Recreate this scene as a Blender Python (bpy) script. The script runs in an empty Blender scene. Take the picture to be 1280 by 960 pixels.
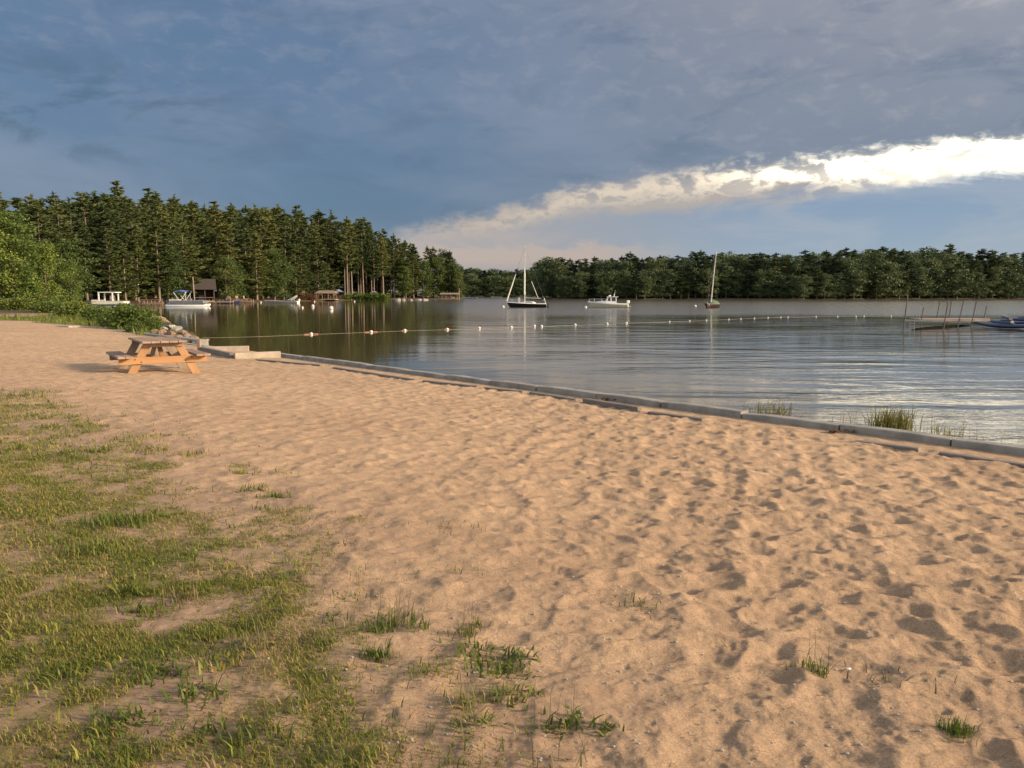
import bpy, math, random
import numpy as np
from mathutils import Vector, Matrix

# ------------------------------------------------------------------ basics
scene = bpy.context.scene
COL = scene.collection
rnd = random.Random(7)
CAMZ = 2.10                      # lake level is z = 0
FPX = 967.0                      # focal length in photo pixels
PITCH = math.atan(112.0 / FPX)
CP, SP = math.cos(PITCH), math.sin(PITCH)


def ray(px, py):
    u = (px - 640.0) / FPX
    v = (480.0 - py) / FPX
    return (u, CP + v * SP, -SP + v * CP)


def pix(px, py, z=0.0):
    """photo pixel -> world point on the level z"""
    d = ray(px, py)
    t = (z - CAMZ) / d[2]
    return (d[0] * t, d[1] * t, z)


def topz(py, Y):
    """height of a thing whose top shows at row py when it stands Y metres ahead"""
    d = ray(640, py)
    return CAMZ + d[2] / d[1] * Y


def atx(px, Y):
    return (px - 640.0) / FPX * Y * 1.0


def tag(o, label=None, cat=None, group=None, kind=None):
    if label: o['label'] = label
    if cat: o['category'] = cat
    if group: o['group'] = group
    if kind: o['kind'] = kind
    return o


def empty(name, loc, rz=0.0):
    o = bpy.data.objects.new(name, None)
    o.empty_display_size = 0.2
    COL.objects.link(o)
    o.location = loc
    o.rotation_euler = (0, 0, rz)
    return o


def mesh_obj(name, me, parent=None, loc=None, rz=None):
    o = bpy.data.objects.new(name, me)
    COL.objects.link(o)
    if parent is not None: o.parent = parent
    if loc is not None: o.location = loc
    if rz is not None: o.rotation_euler = (0, 0, rz)
    return o


class MB:
    """collects verts / faces and builds ONE mesh"""
    def __init__(self):
        self.v, self.f = [], []

    def add(self, verts, faces):
        b = len(self.v)
        self.v.extend([tuple(p) for p in verts])
        self.f.extend([tuple(b + i for i in f) for f in faces])

    def box(self, c, s, rot=None):
        hx, hy, hz = s[0] / 2, s[1] / 2, s[2] / 2
        vs = [Vector((x * hx, y * hy, z * hz)) for z in (-1, 1) for y in (-1, 1) for x in (-1, 1)]
        if rot is not None: vs = [rot @ p for p in vs]
        c = Vector(c)
        vs = [p + c for p in vs]
        self.add(vs, [(0, 2, 3, 1), (4, 5, 7, 6), (0, 1, 5, 4), (2, 6, 7, 3), (0, 4, 6, 2), (1, 3, 7, 5)])

    def beam(self, p0, p1, w, h, up=(0, 0, 1)):
        """rectangular bar from p0 to p1, w across, h along 'up'"""
        p0, p1 = Vector(p0), Vector(p1)
        d = (p1 - p0).normalized()
        s = d.cross(Vector(up)).normalized()
        u = s.cross(d).normalized()
        vs = []
        for p in (p0, p1):
            for a, b in ((-1, -1), (1, -1), (1, 1), (-1, 1)):
                vs.append(p + s * (a * w / 2) + u * (b * h / 2))
        self.add(vs, [(0, 1, 2, 3), (7, 6, 5, 4), (0, 4, 5, 1), (1, 5, 6, 2), (2, 6, 7, 3), (3, 7, 4, 0)])

    def tube(self, pts, rad, n=8, cap=True):
        pts = [Vector(p) for p in pts]
        if not hasattr(rad, '__len__'): rad = [rad] * len(pts)
        rings = []
        for i, p in enumerate(pts):
            d = (pts[min(i + 1, len(pts) - 1)] - pts[max(i - 1, 0)]).normalized()
            a = Vector((0, 0, 1)) if abs(d.z) < 0.9 else Vector((1, 0, 0))
            s = d.cross(a).normalized()
            u = s.cross(d)
            rings.append([p + (s * math.cos(2 * math.pi * k / n) + u * math.sin(2 * math.pi * k / n)) * rad[i] for k in range(n)])
        vs = [q for r in rings for q in r]
        fs = []
        for i in range(len(pts) - 1):
            for k in range(n):
                a, b = i * n + k, i * n + (k + 1) % n
                fs.append((a, b, b + n, a + n))
        if cap:
            fs.append(tuple(range(n))[::-1])
            fs.append(tuple((len(pts) - 1) * n + k for k in range(n)))
        self.add(vs, fs)

    def ball(self, c, r, nu=12, nv=8, sq=(1, 1, 1)):
        vs, fs = [], []
        for j in range(1, nv):
            t = math.pi * j / nv
            for i in range(nu):
                p = 2 * math.pi * i / nu
                vs.append((c[0] + r * sq[0] * math.sin(t) * math.cos(p), c[1] + r * sq[1] * math.sin(t) * math.sin(p), c[2] + r * sq[2] * math.cos(t)))
        top = len(vs); vs.append((c[0], c[1], c[2] + r * sq[2]))
        bot = len(vs); vs.append((c[0], c[1], c[2] - r * sq[2]))
        for j in range(nv - 2):
            for i in range(nu):
                a, b = j * nu + i, j * nu + (i + 1) % nu
                fs.append((a, a + nu, b + nu, b))
        for i in range(nu):
            fs.append((top, i, (i + 1) % nu))
            fs.append((bot, (nv - 2) * nu + (i + 1) % nu, (nv - 2) * nu + i))
        self.add(vs, fs)

    def loft(self, secs, close=False, cap=True):
        n = len(secs[0])
        vs = [p for s in secs for p in s]
        fs = []
        for i in range(len(secs) - 1):
            for k in range(n if close else n - 1):
                a, b = i * n + k, i * n + (k + 1) % n
                fs.append((a, b, b + n, a + n))
        if cap:
            fs.append(tuple(range(n))[::-1])
            fs.append(tuple((len(secs) - 1) * n + k for k in range(n)))
        self.add(vs, fs)

    def mesh(self, name, mats, smooth=False, bevel=0):
        me = bpy.data.meshes.new(name)
        me.from_pydata(self.v, [], self.f)
        for m in (mats if isinstance(mats, (list, tuple)) else [mats]): me.materials.append(m)
        if smooth: me.polygons.foreach_set('use_smooth', [True] * len(me.polygons))
        me.update()
        return me

    def build(self, name, mats, parent=None, smooth=False, bevel=0, loc=None, rz=None):
        o = mesh_obj(name, self.mesh(name, mats, smooth), parent, loc, rz)
        if bevel:
            md = o.modifiers.new('bevel', 'BEVEL'); md.width = bevel; md.segments = 2; md.limit_method = 'ANGLE'
        return o


def np_mesh(name, V, F, mat, smooth=False):
    """V (n,3), F (m,k) numpy arrays -> mesh"""
    V = np.asarray(V, dtype=np.float32); F = np.asarray(F, dtype=np.int32)
    me = bpy.data.meshes.new(name)
    me.vertices.add(len(V)); me.vertices.foreach_set('co', V.ravel())
    k = F.shape[1]
    me.loops.add(F.size); me.loops.foreach_set('vertex_index', F.ravel())
    me.polygons.add(len(F)); me.polygons.foreach_set('loop_start', np.arange(0, F.size, k, dtype=np.int32))
    me.polygons.foreach_set('loop_total', np.full(len(F), k, dtype=np.int32))
    if smooth: me.polygons.foreach_set('use_smooth', np.ones(len(F), dtype=bool))
    me.materials.append(mat)
    me.update(calc_edges=True)
    me.validate()
    return me


# ------------------------------------------------------------------ materials
def new_mat(name):
    m = bpy.data.materials.new(name); m.use_nodes = True
    nt = m.node_tree
    return m, nt, nt.nodes, nt.links, nt.nodes['Principled BSDF']


def ramp(N, stops, interp='LINEAR'):
    r = N.new('ShaderNodeValToRGB')
    r.color_ramp.interpolation = interp
    el = r.color_ramp.elements
    while len(el) < len(stops): el.new(0.5)
    for e, (p, c) in zip(el, stops):
        e.position = p
        e.color = (c[0], c[1], c[2], 1) if hasattr(c, '__len__') else (c, c, c, 1)
    return r


def noise(N, L, vec, scale, detail=4, rough=0.55, dist=0.0):
    n = N.new('ShaderNodeTexNoise')
    n.inputs['Scale'].default_value = scale; n.inputs['Detail'].default_value = detail
    n.inputs['Roughness'].default_value = rough; n.inputs['Distortion'].default_value = dist
    if vec is not None: L.new(vec, n.inputs['Vector'])
    return n


def simple(name, c1, c2=None, rough=0.6, scale=3.0, metallic=0.0, bump=0.0, spec=0.5, stretch=None, detail=5):
    """two-tone weathered surface in object space"""
    m, nt, N, L, b = new_mat(name)
    b.inputs['Roughness'].default_value = rough
    b.inputs['Metallic'].default_value = metallic
    b.inputs['Specular IOR Level'].default_value = spec
    if c2 is None: c2 = tuple(x * 0.8 for x in c1)
    tc = N.new('ShaderNodeTexCoord'); vec = tc.outputs['Object']
    if stretch:
        mp = N.new('ShaderNodeMapping'); mp.inputs['Scale'].default_value = stretch
        L.new(vec, mp.inputs['Vector']); vec = mp.outputs['Vector']
    n = noise(N, L, vec, scale, detail, 0.6)
    r = ramp(N, [(0.3, c2), (0.68, c1)])
    L.new(n.outputs['Fac'], r.inputs['Fac']); L.new(r.outputs['Color'], b.inputs['Base Color'])
    if bump:
        bp = N.new('ShaderNodeBump'); bp.inputs['Strength'].default_value = 0.6; bp.inputs['Distance'].default_value = bump
        n2 = noise(N, L, vec, scale * 6, 6, 0.65)
        L.new(n2.outputs['Fac'], bp.inputs['Height']); L.new(bp.outputs['Normal'], b.inputs['Normal'])
    return m


def leafy(name, stops, trans=0.25, rough=0.6, obj_var=0.4, patch=0.0):
    """foliage: every leaf clump its own tone, every plant its own lean"""
    m, nt, N, L, b = new_mat(name)
    geo = N.new('ShaderNodeNewGeometry'); oi = N.new('ShaderNodeObjectInfo')
    a = N.new('ShaderNodeMath'); a.operation = 'MULTIPLY_ADD'
    a.inputs[1].default_value = 1 - obj_var; L.new(geo.outputs['Random Per Island'], a.inputs[0])
    c = N.new('ShaderNodeMath'); c.operation = 'MULTIPLY'; c.inputs[1].default_value = obj_var
    L.new(oi.outputs['Random'], c.inputs[0]); L.new(c.outputs[0], a.inputs[2])
    r = ramp(N, stops)
    if patch:                                        # drier and greener patches of turf
        nz = noise(N, L, geo.outputs['Position'], 1.7, 4, .6)
        q = N.new('ShaderNodeMath'); q.operation = 'MULTIPLY_ADD'; q.inputs[1].default_value = patch * 4; q.inputs[2].default_value = -patch * 2
        L.new(nz.outputs['Fac'], q.inputs[0])
        z = N.new('ShaderNodeMath'); z.operation = 'ADD'; z.use_clamp = True
        L.new(a.outputs[0], z.inputs[0]); L.new(q.outputs[0], z.inputs[1]); L.new(z.outputs[0], r.inputs['Fac'])
    else:
        L.new(a.outputs[0], r.inputs['Fac'])
    L.new(r.outputs['Color'], b.inputs['Base Color'])
    b.inputs['Roughness'].default_value = rough; b.inputs['Specular IOR Level'].default_value = 0.25
    t = N.new('ShaderNodeBsdfTranslucent'); L.new(r.outputs['Color'], t.inputs['Color'])
    mx = N.new('ShaderNodeMixShader'); mx.inputs['Fac'].default_value = trans
    out = N['Material Output']
    L.new(b.outputs[0], mx.inputs[1]); L.new(t.outputs[0], mx.inputs[2]); L.new(mx.outputs[0], out.inputs['Surface'])
    return m


M = {}
M['pine'] = leafy('pine_needles', [(0.0, (.030, .048, .018)), (0.45, (.075, .098, .030)), (0.8, (.135, .145, .040)), (1.0, (.19, .175, .05))], 0.25, obj_var=.62)
M['spruce'] = leafy('dark_needles', [(0.0, (.030, .050, .024)), (0.55, (.060, .084, .034)), (1.0, (.105, .125, .044))], 0.2, obj_var=.62)
M['leaf'] = leafy('broad_leaves', [(0.0, (.044, .078, .017)), (0.5, (.105, .150, .028)), (1.0, (.20, .22, .044))], 0.3)
M['midleaf'] = leafy('mid_leaves', [(0.0, (.026, .048, .013)), (0.5, (.062, .092, .022)), (1.0, (.12, .14, .034))], 0.25, obj_var=.5)
M['farleaf'] = leafy('far_leaves', [(0.0, (.042, .066, .030)), (0.5, (.080, .108, .044)), (1.0, (.130, .150, .056))], 0.25, obj_var=.62)
M['shrub'] = leafy('shrub_leaves', [(0.0, (.036, .062, .012)), (0.5, (.090, .125, .022)), (1.0, (.18, .185, .036))], 0.3)
M['redshrub'] = leafy('brown_leaves', [(0.0, (.07, .03, .015)), (0.5, (.13, .06, .025)), (1.0, (.18, .10, .04))], 0.2)
M['grass'] = leafy('grass_blades', [(0.0, (.085, .112, .017)), (0.38, (.15, .180, .025)), (0.64, (.23, .22, .034)), (0.84, (.29, .22, .06)), (1.0, (.33, .23, .11))], 0.35, obj_var=0.0, patch=.45)
M['weed'] = leafy('weed_blades', [(0.0, (.055, .090, .014)), (0.6, (.115, .145, .022)), (1.0, (.22, .19, .045))], 0.35, obj_var=0.35)
M['straw'] = leafy('dry_stalks', [(0.0, (.10, .075, .04)), (0.6, (.17, .12, .06)), (1.0, (.13, .13, .04))], 0.2)
M['reed'] = leafy('reed_blades', [(0.0, (.09, .10, .02)), (0.6, (.18, .16, .04)), (1.0, (.28, .21, .08))], 0.35)
M['bark'] = simple('pine_bark', (.20, .15, .11), (.10, .075, .055), 0.9, 2.0, stretch=(1, 1, .2))
M['paleb'] = simple('pale_bark', (.30, .26, .21), (.16, .13, .10), 0.9, 2.0, stretch=(1, 1, .3))
M['oldwood'] = simple('weathered_wood', (.34, .22, .145), (.15, .098, .066), 0.8, 4.5, bump=.004, stretch=(1, .12, 1))
M['orangew'] = simple('orange_wood', (.40, .205, .08), (.29, .14, .055), 0.7, 3.0, bump=.003, stretch=(.15, 1, 1))
M['legw'] = simple('leg_wood', (.35, .185, .08), (.24, .125, .055), 0.75, 3.0, bump=.003, stretch=(1, 1, .2))
M['greyleg'] = simple('grey_leg_wood', (.25, .18, .13), (.15, .11, .08), 0.8, 3.0, bump=.003, stretch=(1, 1, .2))
M['concrete'] = simple('concrete', (.29, .26, .225), (.14, .124, .108), 0.9, 3.5, bump=.006, detail=8)
M['concrete2'] = simple('warm_concrete', (.41, .33, .25), (.26, .21, .16), 0.9, 3.5, bump=.006, detail=8)
M['edging'] = simple('dark_edging', (.19, .155, .13), (.115, .095, .08), 0.9, 3.5, bump=.005)
M['rock'] = simple('brown_rock', (.26, .17, .12), (.12, .085, .065), 0.9, 2.0, bump=.02, detail=8)
M['rockg'] = simple('grey_rock', (.38, .34, .29), (.20, .18, .155), 0.9, 2.0, bump=.02, detail=8)
M['rockr'] = simple('red_rock', (.23, .13, .085), (.13, .075, .05), 0.9, 2.0, bump=.02, detail=8)
M['white'] = simple('white_gelcoat', (.78, .76, .72), (.70, .67, .62), 0.35, 1.0)
M['cream'] = simple('cream_gelcoat', (.62, .56, .46), (.54, .48, .38), 0.4, 1.0)
M['black'] = simple('black_hull_paint', (.012, .012, .015), (.02, .018, .018), 0.35, 1.0)
M['red'] = simple('dark_red_hull', (.030, .012, .010), (.022, .009, .008), 0.45, 1.0)
M['bottom'] = simple('bottom_paint', (.09, .045, .03), (.06, .03, .02), 0.7, 2.0)
M['glass'] = simple('dark_window', (.012, .014, .018), (.008, .009, .012), 0.12, 1.0, spec=0.6)
M['alu'] = simple('aluminium', (.55, .55, .55), (.45, .45, .45), 0.38, 2.0, metallic=0.7)
M['mast'] = simple('mast_alloy', (.50, .47, .42), (.40, .37, .32), 0.45, 2.0, metallic=0.3)
M['darkm'] = simple('dark_metal', (.045, .045, .05), (.03, .03, .033), 0.5, 2.0, metallic=0.3)
M['pole'] = simple('rusty_pole', (.10, .075, .06), (.06, .045, .04), 0.7, 4.0)
M['sail'] = simple('furled_sailcloth', (.72, .68, .58), (.62, .57, .47), 0.8, 3.0)
M['blue'] = simple('blue_canvas', (.085, .14, .30), (.065, .11, .24), 0.8, 2.0)
M['green'] = simple('green_canvas', (.085, .13, .075), (.06, .095, .055), 0.85, 2.0)
M['canvasw'] = simple('white_canvas', (.80, .78, .74), (.72, .70, .66), 0.8, 2.0)
M['grey'] = simple('grey_panel', (.16, .16, .165), (.11, .11, .115), 0.6, 2.0)
M['kayak'] = simple('blue_kayak', (.035, .060, .15), (.028, .048, .12), 0.35, 2.0)
M['navy'] = simple('navy_plastic', (.03, .045, .10), (.024, .035, .08), 0.4, 2.0)
M['buoyw'] = simple('white_float', (.62, .58, .53), (.45, .41, .36), 0.5, 6.0)
M['orange'] = simple('orange_tube', (.30, .12, .06), (.22, .085, .045), 0.6, 5.0)
M['rope'] = simple('rope', (.30, .26, .17), (.20, .17, .12), 0.9, 10.0)
M['deckpink'] = simple('deck_boards', (.33, .245, .195), (.25, .18, .145), 0.8, 3.0, stretch=(.3, 2, 1))
M['brownwall'] = simple('brown_boards', (.060, .040, .028), (.042, .028, .02), 0.85, 2.0)
M['brownroof'] = simple('brown_shingles', (.045, .033, .028), (.030, .023, .020), 0.9, 4.0)
M['tanroof'] = simple('tan_shingles', (.24, .17, .12), (.17, .12, .085), 0.9, 4.0)
M['dockw'] = simple('dock_planks', (.36, .28, .20), (.26, .20, .14), 0.85, 3.0)
M['dockshade'] = simple('dock_shade', (.014, .012, .010), (.009, .008, .007), 1.0, 2.0, spec=0.0)  # near-black tone for the painted shade below the swim dock
M['lime'] = simple('lime_glass', (.5, .5, .45), (.4, .4, .36), 0.25, 6.0)

# sand ------------------------------------------------------------------
def sand_mat():
    m, nt, N, L, b = new_mat('sand')
    geo = N.new('ShaderNodeNewGeometry'); P = geo.outputs['Position']
    at = N.new('ShaderNodeAttribute'); at.attribute_name = 'cover'; at.attribute_type = 'GEOMETRY'
    sep = N.new('ShaderNodeSeparateColor'); L.new(at.outputs['Color'], sep.inputs['Color'])
    n1 = noise(N, L, P, 0.45, 4); n2 = noise(N, L, P, 7.0, 6, .7); n3 = noise(N, L, P, 120.0, 4, .85)
    r1 = ramp(N, [(0.3, (.385, .254, .158)), (0.7, (.455, .308, .194))]); L.new(n1.outputs['Fac'], r1.inputs['Fac'])
    r2 = ramp(N, [(0.34, (.80, .80, .80)), (0.66, (1.1, 1.09, 1.07))]); L.new(n2.outputs['Fac'], r2.inputs['Fac'])
    mu = N.new('ShaderNodeMix'); mu.data_type = 'RGBA'; mu.blend_type = 'MULTIPLY'; mu.inputs[0].default_value = 1
    L.new(r1.outputs['Color'], mu.inputs[6]); L.new(r2.outputs['Color'], mu.inputs[7])
    r3 = ramp(N, [(0.38, (.58, .56, .54)), (0.475, (.96, .96, .96)), (0.53, (1.03, 1.03, 1.03)), (0.63, (1.34, 1.34, 1.34))]); L.new(n3.outputs['Fac'], r3.inputs['Fac'])
    mu2 = N.new('ShaderNodeMix'); mu2.data_type = 'RGBA'; mu2.blend_type = 'MULTIPLY'; mu2.inputs[0].default_value = 0.9
    L.new(mu.outputs[2], mu2.inputs[6]); L.new(r3.outputs['Color'], mu2.inputs[7])
    # packed pinkish soil among the grass
    so = N.new('ShaderNodeMix'); so.data_type = 'RGBA'
    L.new(sep.outputs['Red'], so.inputs[0]); L.new(mu2.outputs[2], so.inputs[6])
    ns = noise(N, L, P, 18.0, 6, .75)
    rs = ramp(N, [(0.3, (.24, .15, .095)), (0.7, (.43, .29, .19))]); L.new(ns.outputs['Fac'], rs.inputs['Fac'])
    L.new(rs.outputs['Color'], so.inputs[7])
    # turf
    tu = N.new('ShaderNodeMix'); tu.data_type = 'RGBA'
    L.new(sep.outputs['Green'], tu.inputs[0]); L.new(so.outputs[2], tu.inputs[6])
    ng = noise(N, L, P, 1.1, 6, .7)
    rg = ramp(N, [(0.3, (.085, .095, .022)), (0.7, (.19, .165, .05))]); L.new(ng.outputs['Fac'], rg.inputs['Fac'])
    L.new(rg.outputs['Color'], tu.inputs[7])
    # needle-covered forest floor
    fl = N.new('ShaderNodeMix'); fl.data_type = 'RGBA'
    L.new(sep.outputs['Blue'], fl.inputs[0]); L.new(tu.outputs[2], fl.inputs[6])
    nf = noise(N, L, P, 0.4, 5)
    rf = ramp(N, [(0.3, (.04, .03, .018)), (0.7, (.10, .07, .04))]); L.new(nf.outputs['Fac'], rf.inputs['Fac'])
    L.new(rf.outputs['Color'], fl.inputs[7])
    L.new(fl.outputs[2], b.inputs['Base Color'])
    b.inputs['Roughness'].default_value = 0.95; b.inputs['Specular IOR Level'].default_value = 0.15
    bp = N.new('ShaderNodeBump'); bp.inputs['Strength'].default_value = 0.9; bp.inputs['Distance'].default_value = 0.016
    nb = noise(N, L, P, 48.0, 9, .86)
    L.new(nb.outputs['Fac'], bp.inputs['Height']); L.new(bp.outputs['Normal'], b.inputs['Normal'])
    return m


def water_mat():
    m, nt, N, L, b = new_mat('lake_water')
    geo = N.new('ShaderNodeNewGeometry'); P = geo.outputs['Position']
    sx = N.new('ShaderNodeSeparateXYZ'); L.new(P, sx.inputs[0])

    def mth(op, a, c=None, clamp=False):
        n = N.new('ShaderNodeMath'); n.operation = op; n.use_clamp = clamp
        for i, x in enumerate((a, c)):
            if x is None: continue
            if isinstance(x, (int, float)): n.inputs[i].default_value = x
            else: L.new(x, n.inputs[i])
        return n.outputs[0]

    def smap(v, a, c):
        n = N.new('ShaderNodeMapRange'); n.interpolation_type = 'SMOOTHSTEP'
        n.inputs[1].default_value = a; n.inputs[2].default_value = c
        L.new(v, n.inputs[0]); return n.outputs[0]
    # water in the lee of the wooded point is calm, the open lake is ruffled
    big = noise(N, L, P, 0.03, 3)
    # lee coordinate: 0 in the lee on the left, 1 on the open lake
    lee = mth('ADD', sx.outputs['X'], mth('MULTIPLY', sx.outputs['Y'], 0.10))
    lee = mth('ADD', lee, mth('MULTIPLY', mth('SUBTRACT', big.outputs['Fac'], 0.5), 8.0))
    openw = smap(lee, -3.0, 5.0)
    far = smap(mth('ADD', sx.outputs['Y'], mth('MULTIPLY', mth('SUBTRACT', big.outputs['Fac'], .5), 30.0)), 68.0, 88.0)
    farlee = smap(mth('ADD', sx.outputs['X'], mth('MULTIPLY', sx.outputs['Y'], 0.16)), 0.0, 14.0)
    ruffle = mth('MULTIPLY', far, farlee)
    # height: long low ripples, crests lying across the view
    mp = N.new('ShaderNodeMapping'); mp.inputs['Scale'].default_value = (0.33, 1.0, 1.0); mp.inputs['Rotation'].default_value = (0, 0, math.radians(8))
    L.new(P, mp.inputs['Vector'])
    w1 = noise(N, L, mp.outputs['Vector'], 0.70, 4, .5, 1.1)
    w2 = noise(N, L, mp.outputs['Vector'], 2.0, 3, .5, .8)
    w3 = noise(N, L, P, 7.0, 2, .5)
    h = mth('ADD', mth('MULTIPLY', w1.outputs['Fac'], 0.027), mth('MULTIPLY', w2.outputs['Fac'], 0.0085))
    h = mth('ADD', h, mth('MULTIPLY', w3.outputs['Fac'], 0.002))
    amp = mth('ADD', mth('MULTIPLY', openw, 0.88), 0.10)
    pt = noise(N, L, mp.outputs['Vector'], 0.16, 3, .55, .8)
    amp = mth('MULTIPLY', amp, mth('ADD', mth('MULTIPLY', smap(pt.outputs['Fac'], .36, .64), 0.95), 0.45))
    h = mth('MULTIPLY', h, amp)
    bp = N.new('ShaderNodeBump'); bp.inputs['Strength'].default_value = 1.0; bp.inputs['Distance'].default_value = 1.0
    L.new(h, bp.inputs['Height']); L.new(bp.outputs['Normal'], b.inputs['Normal'])
    ro = mth('ADD', mth('MULTIPLY', ruffle, 0.11), 0.065)
    L.new(ro, b.inputs['Roughness'])
    b.inputs['IOR'].default_value = 1.333
    b.inputs['Base Color'].default_value = (.070, .052, .022, 1)
    return m


M['sand'] = sand_mat()
M['water'] = water_mat()
# ------------------------------------------------------------------ numpy noise
def hash2(ix, iy, s):
    n = (ix.astype(np.int64) * 374761393 + iy.astype(np.int64) * 668265263 + s * 974634777) & 0x7fffffff
    n = ((n ^ (n >> 13)) * 1274126177) & 0x7fffffff
    n = n ^ (n >> 16)
    return (n & 0xffff) / 65535.0


def vnoise(x, y, s=0):
    ix, iy = np.floor(x), np.floor(y)
    fx, fy = x - ix, y - iy
    ux, uy = fx * fx * fx * (fx * (fx * 6 - 15) + 10), fy * fy * fy * (fy * (fy * 6 - 15) + 10)
    a, b = hash2(ix, iy, s), hash2(ix + 1, iy, s)
    c, d = hash2(ix, iy + 1, s), hash2(ix + 1, iy + 1, s)
    return (a + (b - a) * ux) * (1 - uy) + (c + (d - c) * ux) * uy


def fbm(x, y, s=0, o=4, g=0.5):
    t, a, w = 0, 1.0, 0
    for k in range(o):
        t = t + a * vnoise(x * 2 ** k + 17.3 * k, y * 2 ** k - 9.1 * k, s + k); w += a; a *= g
    return t / w


def sstep(a, b, x):
    t = np.clip((x - a) / (b - a), 0, 1)
    return t * t * (3 - 2 * t)


def poly_sd(px, py, poly):
    """signed distance, positive inside"""
    d = np.full(px.shape, 1e9); ins = np.zeros(px.shape, bool)
    n = len(poly)
    for i in range(n):
        ax, ay = poly[i]; bx, by = poly[(i + 1) % n]
        ex, ey = bx - ax, by - ay
        t = np.clip(((px - ax) * ex + (py - ay) * ey) / (ex * ex + ey * ey + 1e-12), 0, 1)
        d = np.minimum(d, np.hypot(px - ax - t * ex, py - ay - t * ey))
        c = ((ay > py) != (by > py)) & (px < (bx - ax) * (py - ay) / (by - ay + 1e-12) + ax)
        ins ^= c
    return np.where(ins, d, -d)


# ------------------------------------------------------------------ shore lines
KTOP = 0.36                                   # top of the concrete kerb
KA = np.array(pix(1280, 556, KTOP)[:2]); KB = np.array(pix(345, 440, KTOP)[:2])
KU = (KB - KA) / np.linalg.norm(KB - KA)      # along the kerb, away from us
KN = np.array([KU[1], -KU[0]])                # towards the lake
if KN[1] < 0: KN = -KN


def kp(t, s, z=0.0):
    """t metres along the kerb from the right edge of the photo, s metres inland"""
    p = KA + KU * t - KN * s
    return (p[0], p[1], z)


def k_of(px, py, z):
    p = np.array(pix(px, py, z)[:2]) - KA
    return float(p @ KU), float(-(p @ KN))


def P2(px, py): return pix(px, py, 0)[:2]


T_END = k_of(262, 426, 0.2)[0]                 # where the rocks begin
LAKE = [tuple(kp(-90, -0.2)[:2]), tuple(kp(T_END, -0.2)[:2]), pix(242, 415.5, .25)[:2], pix(218, 407.5, .25)[:2], P2(206, 400.5), P2(190, 394.5), P2(150, 389), P2(105, 385.5),
        P2(160, 382.2), P2(215, 380.8), P2(270, 379), P2(330, 377.6), P2(400, 376.3), P2(450, 375.5), P2(500, 374.9), P2(560, 374.5), P2(577, 374.3),
        P2(579, 373.0), P2(560, 371.9), P2(575, 371.2), P2(640, 371.3), P2(668, 373.0), P2(690, 374.0), P2(800, 374.1), P2(900, 374.0), P2(1000, 374.2), P2(1150, 373.8), P2(1300, 373.4),
        (420, 330), (520, 100), (300, -120), (120, -150)]


def lake_sd(x, y): return poly_sd(np.asarray(x, float), np.asarray(y, float), LAKE)


# lawn outline on the ground (photo pixels)
LAWN = [pix(a, b, 0.5)[:2] for a, b in [(-30, 482), (30, 500), (90, 522), (170, 552), (215, 585), (262, 628), (330, 690), (310, 740), (262, 790), (275, 850), (285, 905), (310, 960), (330, 1040), (-300, 1040), (-300, 600)]]
VERGE = [pix(a, b, 0.45)[:2] for a, b in [(-60, 399), (5, 397), (40, 396.5), (80, 395.5), (125, 394), (165, 396), (212, 404), (222, 414), (205, 416), (160, 410), (100, 404.5), (70, 405.5), (30, 403.5), (-20, 402), (-60, 401)]]
VERGE2 = [pix(a, b, 0.45)[:2] for a, b in [(-80, 386.8), (30, 387.8), (75, 391.5), (130, 393.5), (180, 398), (150, 383), (90, 380), (0, 379), (-80, 379)]]

_rs = np.random.RandomState(5)


def dimples(x, y, cell, seed, rmin, rmax, depth, fill=0.9):
    """trampled footprints: oblong hollows with pushed-up rims"""
    out = np.zeros_like(x)
    gx, gy = np.floor(x / cell), np.floor(y / cell)
    for dx in (-1, 0, 1):
        for dy in (-1, 0, 1):
            cx, cy = gx + dx, gy + dy
            jx = (cx + 0.1 + 0.8 * hash2(cx, cy, seed)) * cell; jy = (cy + 0.1 + 0.8 * hash2(cx, cy, seed + 1)) * cell
            a = hash2(cx, cy, seed + 2) * np.pi
            r = rmin + (rmax - rmin) * hash2(cx, cy, seed + 3)
            on = (hash2(cx, cy, seed + 4) < fill) * (0.45 + 0.55 * hash2(cx, cy, seed + 5))
            ca, sa = np.cos(a), np.sin(a)
            qx = ((x - jx) * ca + (y - jy) * sa) / r; qy = (-(x - jx) * sa + (y - jy) * ca) / (r * 0.52)
            q = np.sqrt(qx * qx + qy * qy)
            out += on * depth * (-np.exp(-(q / 0.8) ** 3) + 0.55 * np.exp(-((q - 1.25) / 0.34) ** 2))
    return out


def bowls(x, y, cell, seed, ang, an):
    """packed hollows that meet in thin sharp ridges"""
    c, q = math.cos(ang), math.sin(ang)
    u = (x * c + y * q) / (cell * an); v = (-x * q + y * c) / cell
    gx, gy = np.floor(u), np.floor(v)
    best = np.full(x.shape, 9.0); sec = np.full(x.shape, 9.0); dep = np.ones(x.shape)
    for dx in (-1, 0, 1):
        for dy in (-1, 0, 1):
            cx, cy = gx + dx, gy + dy
            d = (u - cx - .16 - .68 * hash2(cx, cy, seed)) ** 2 + (v - cy - .16 - .68 * hash2(cx, cy, seed + 1)) ** 2
            d = d * (.75 + .6 * hash2(cx, cy, seed + 2)) + .05 * hash2(cx, cy, seed + 3)
            m = d < best
            sec = np.where(m, best, np.minimum(sec, d)); best = np.where(m, d, best)
    k = .045
    return np.minimum(best - .5 * k * np.exp(-(sec - best) / k), .45) - .22


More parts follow.
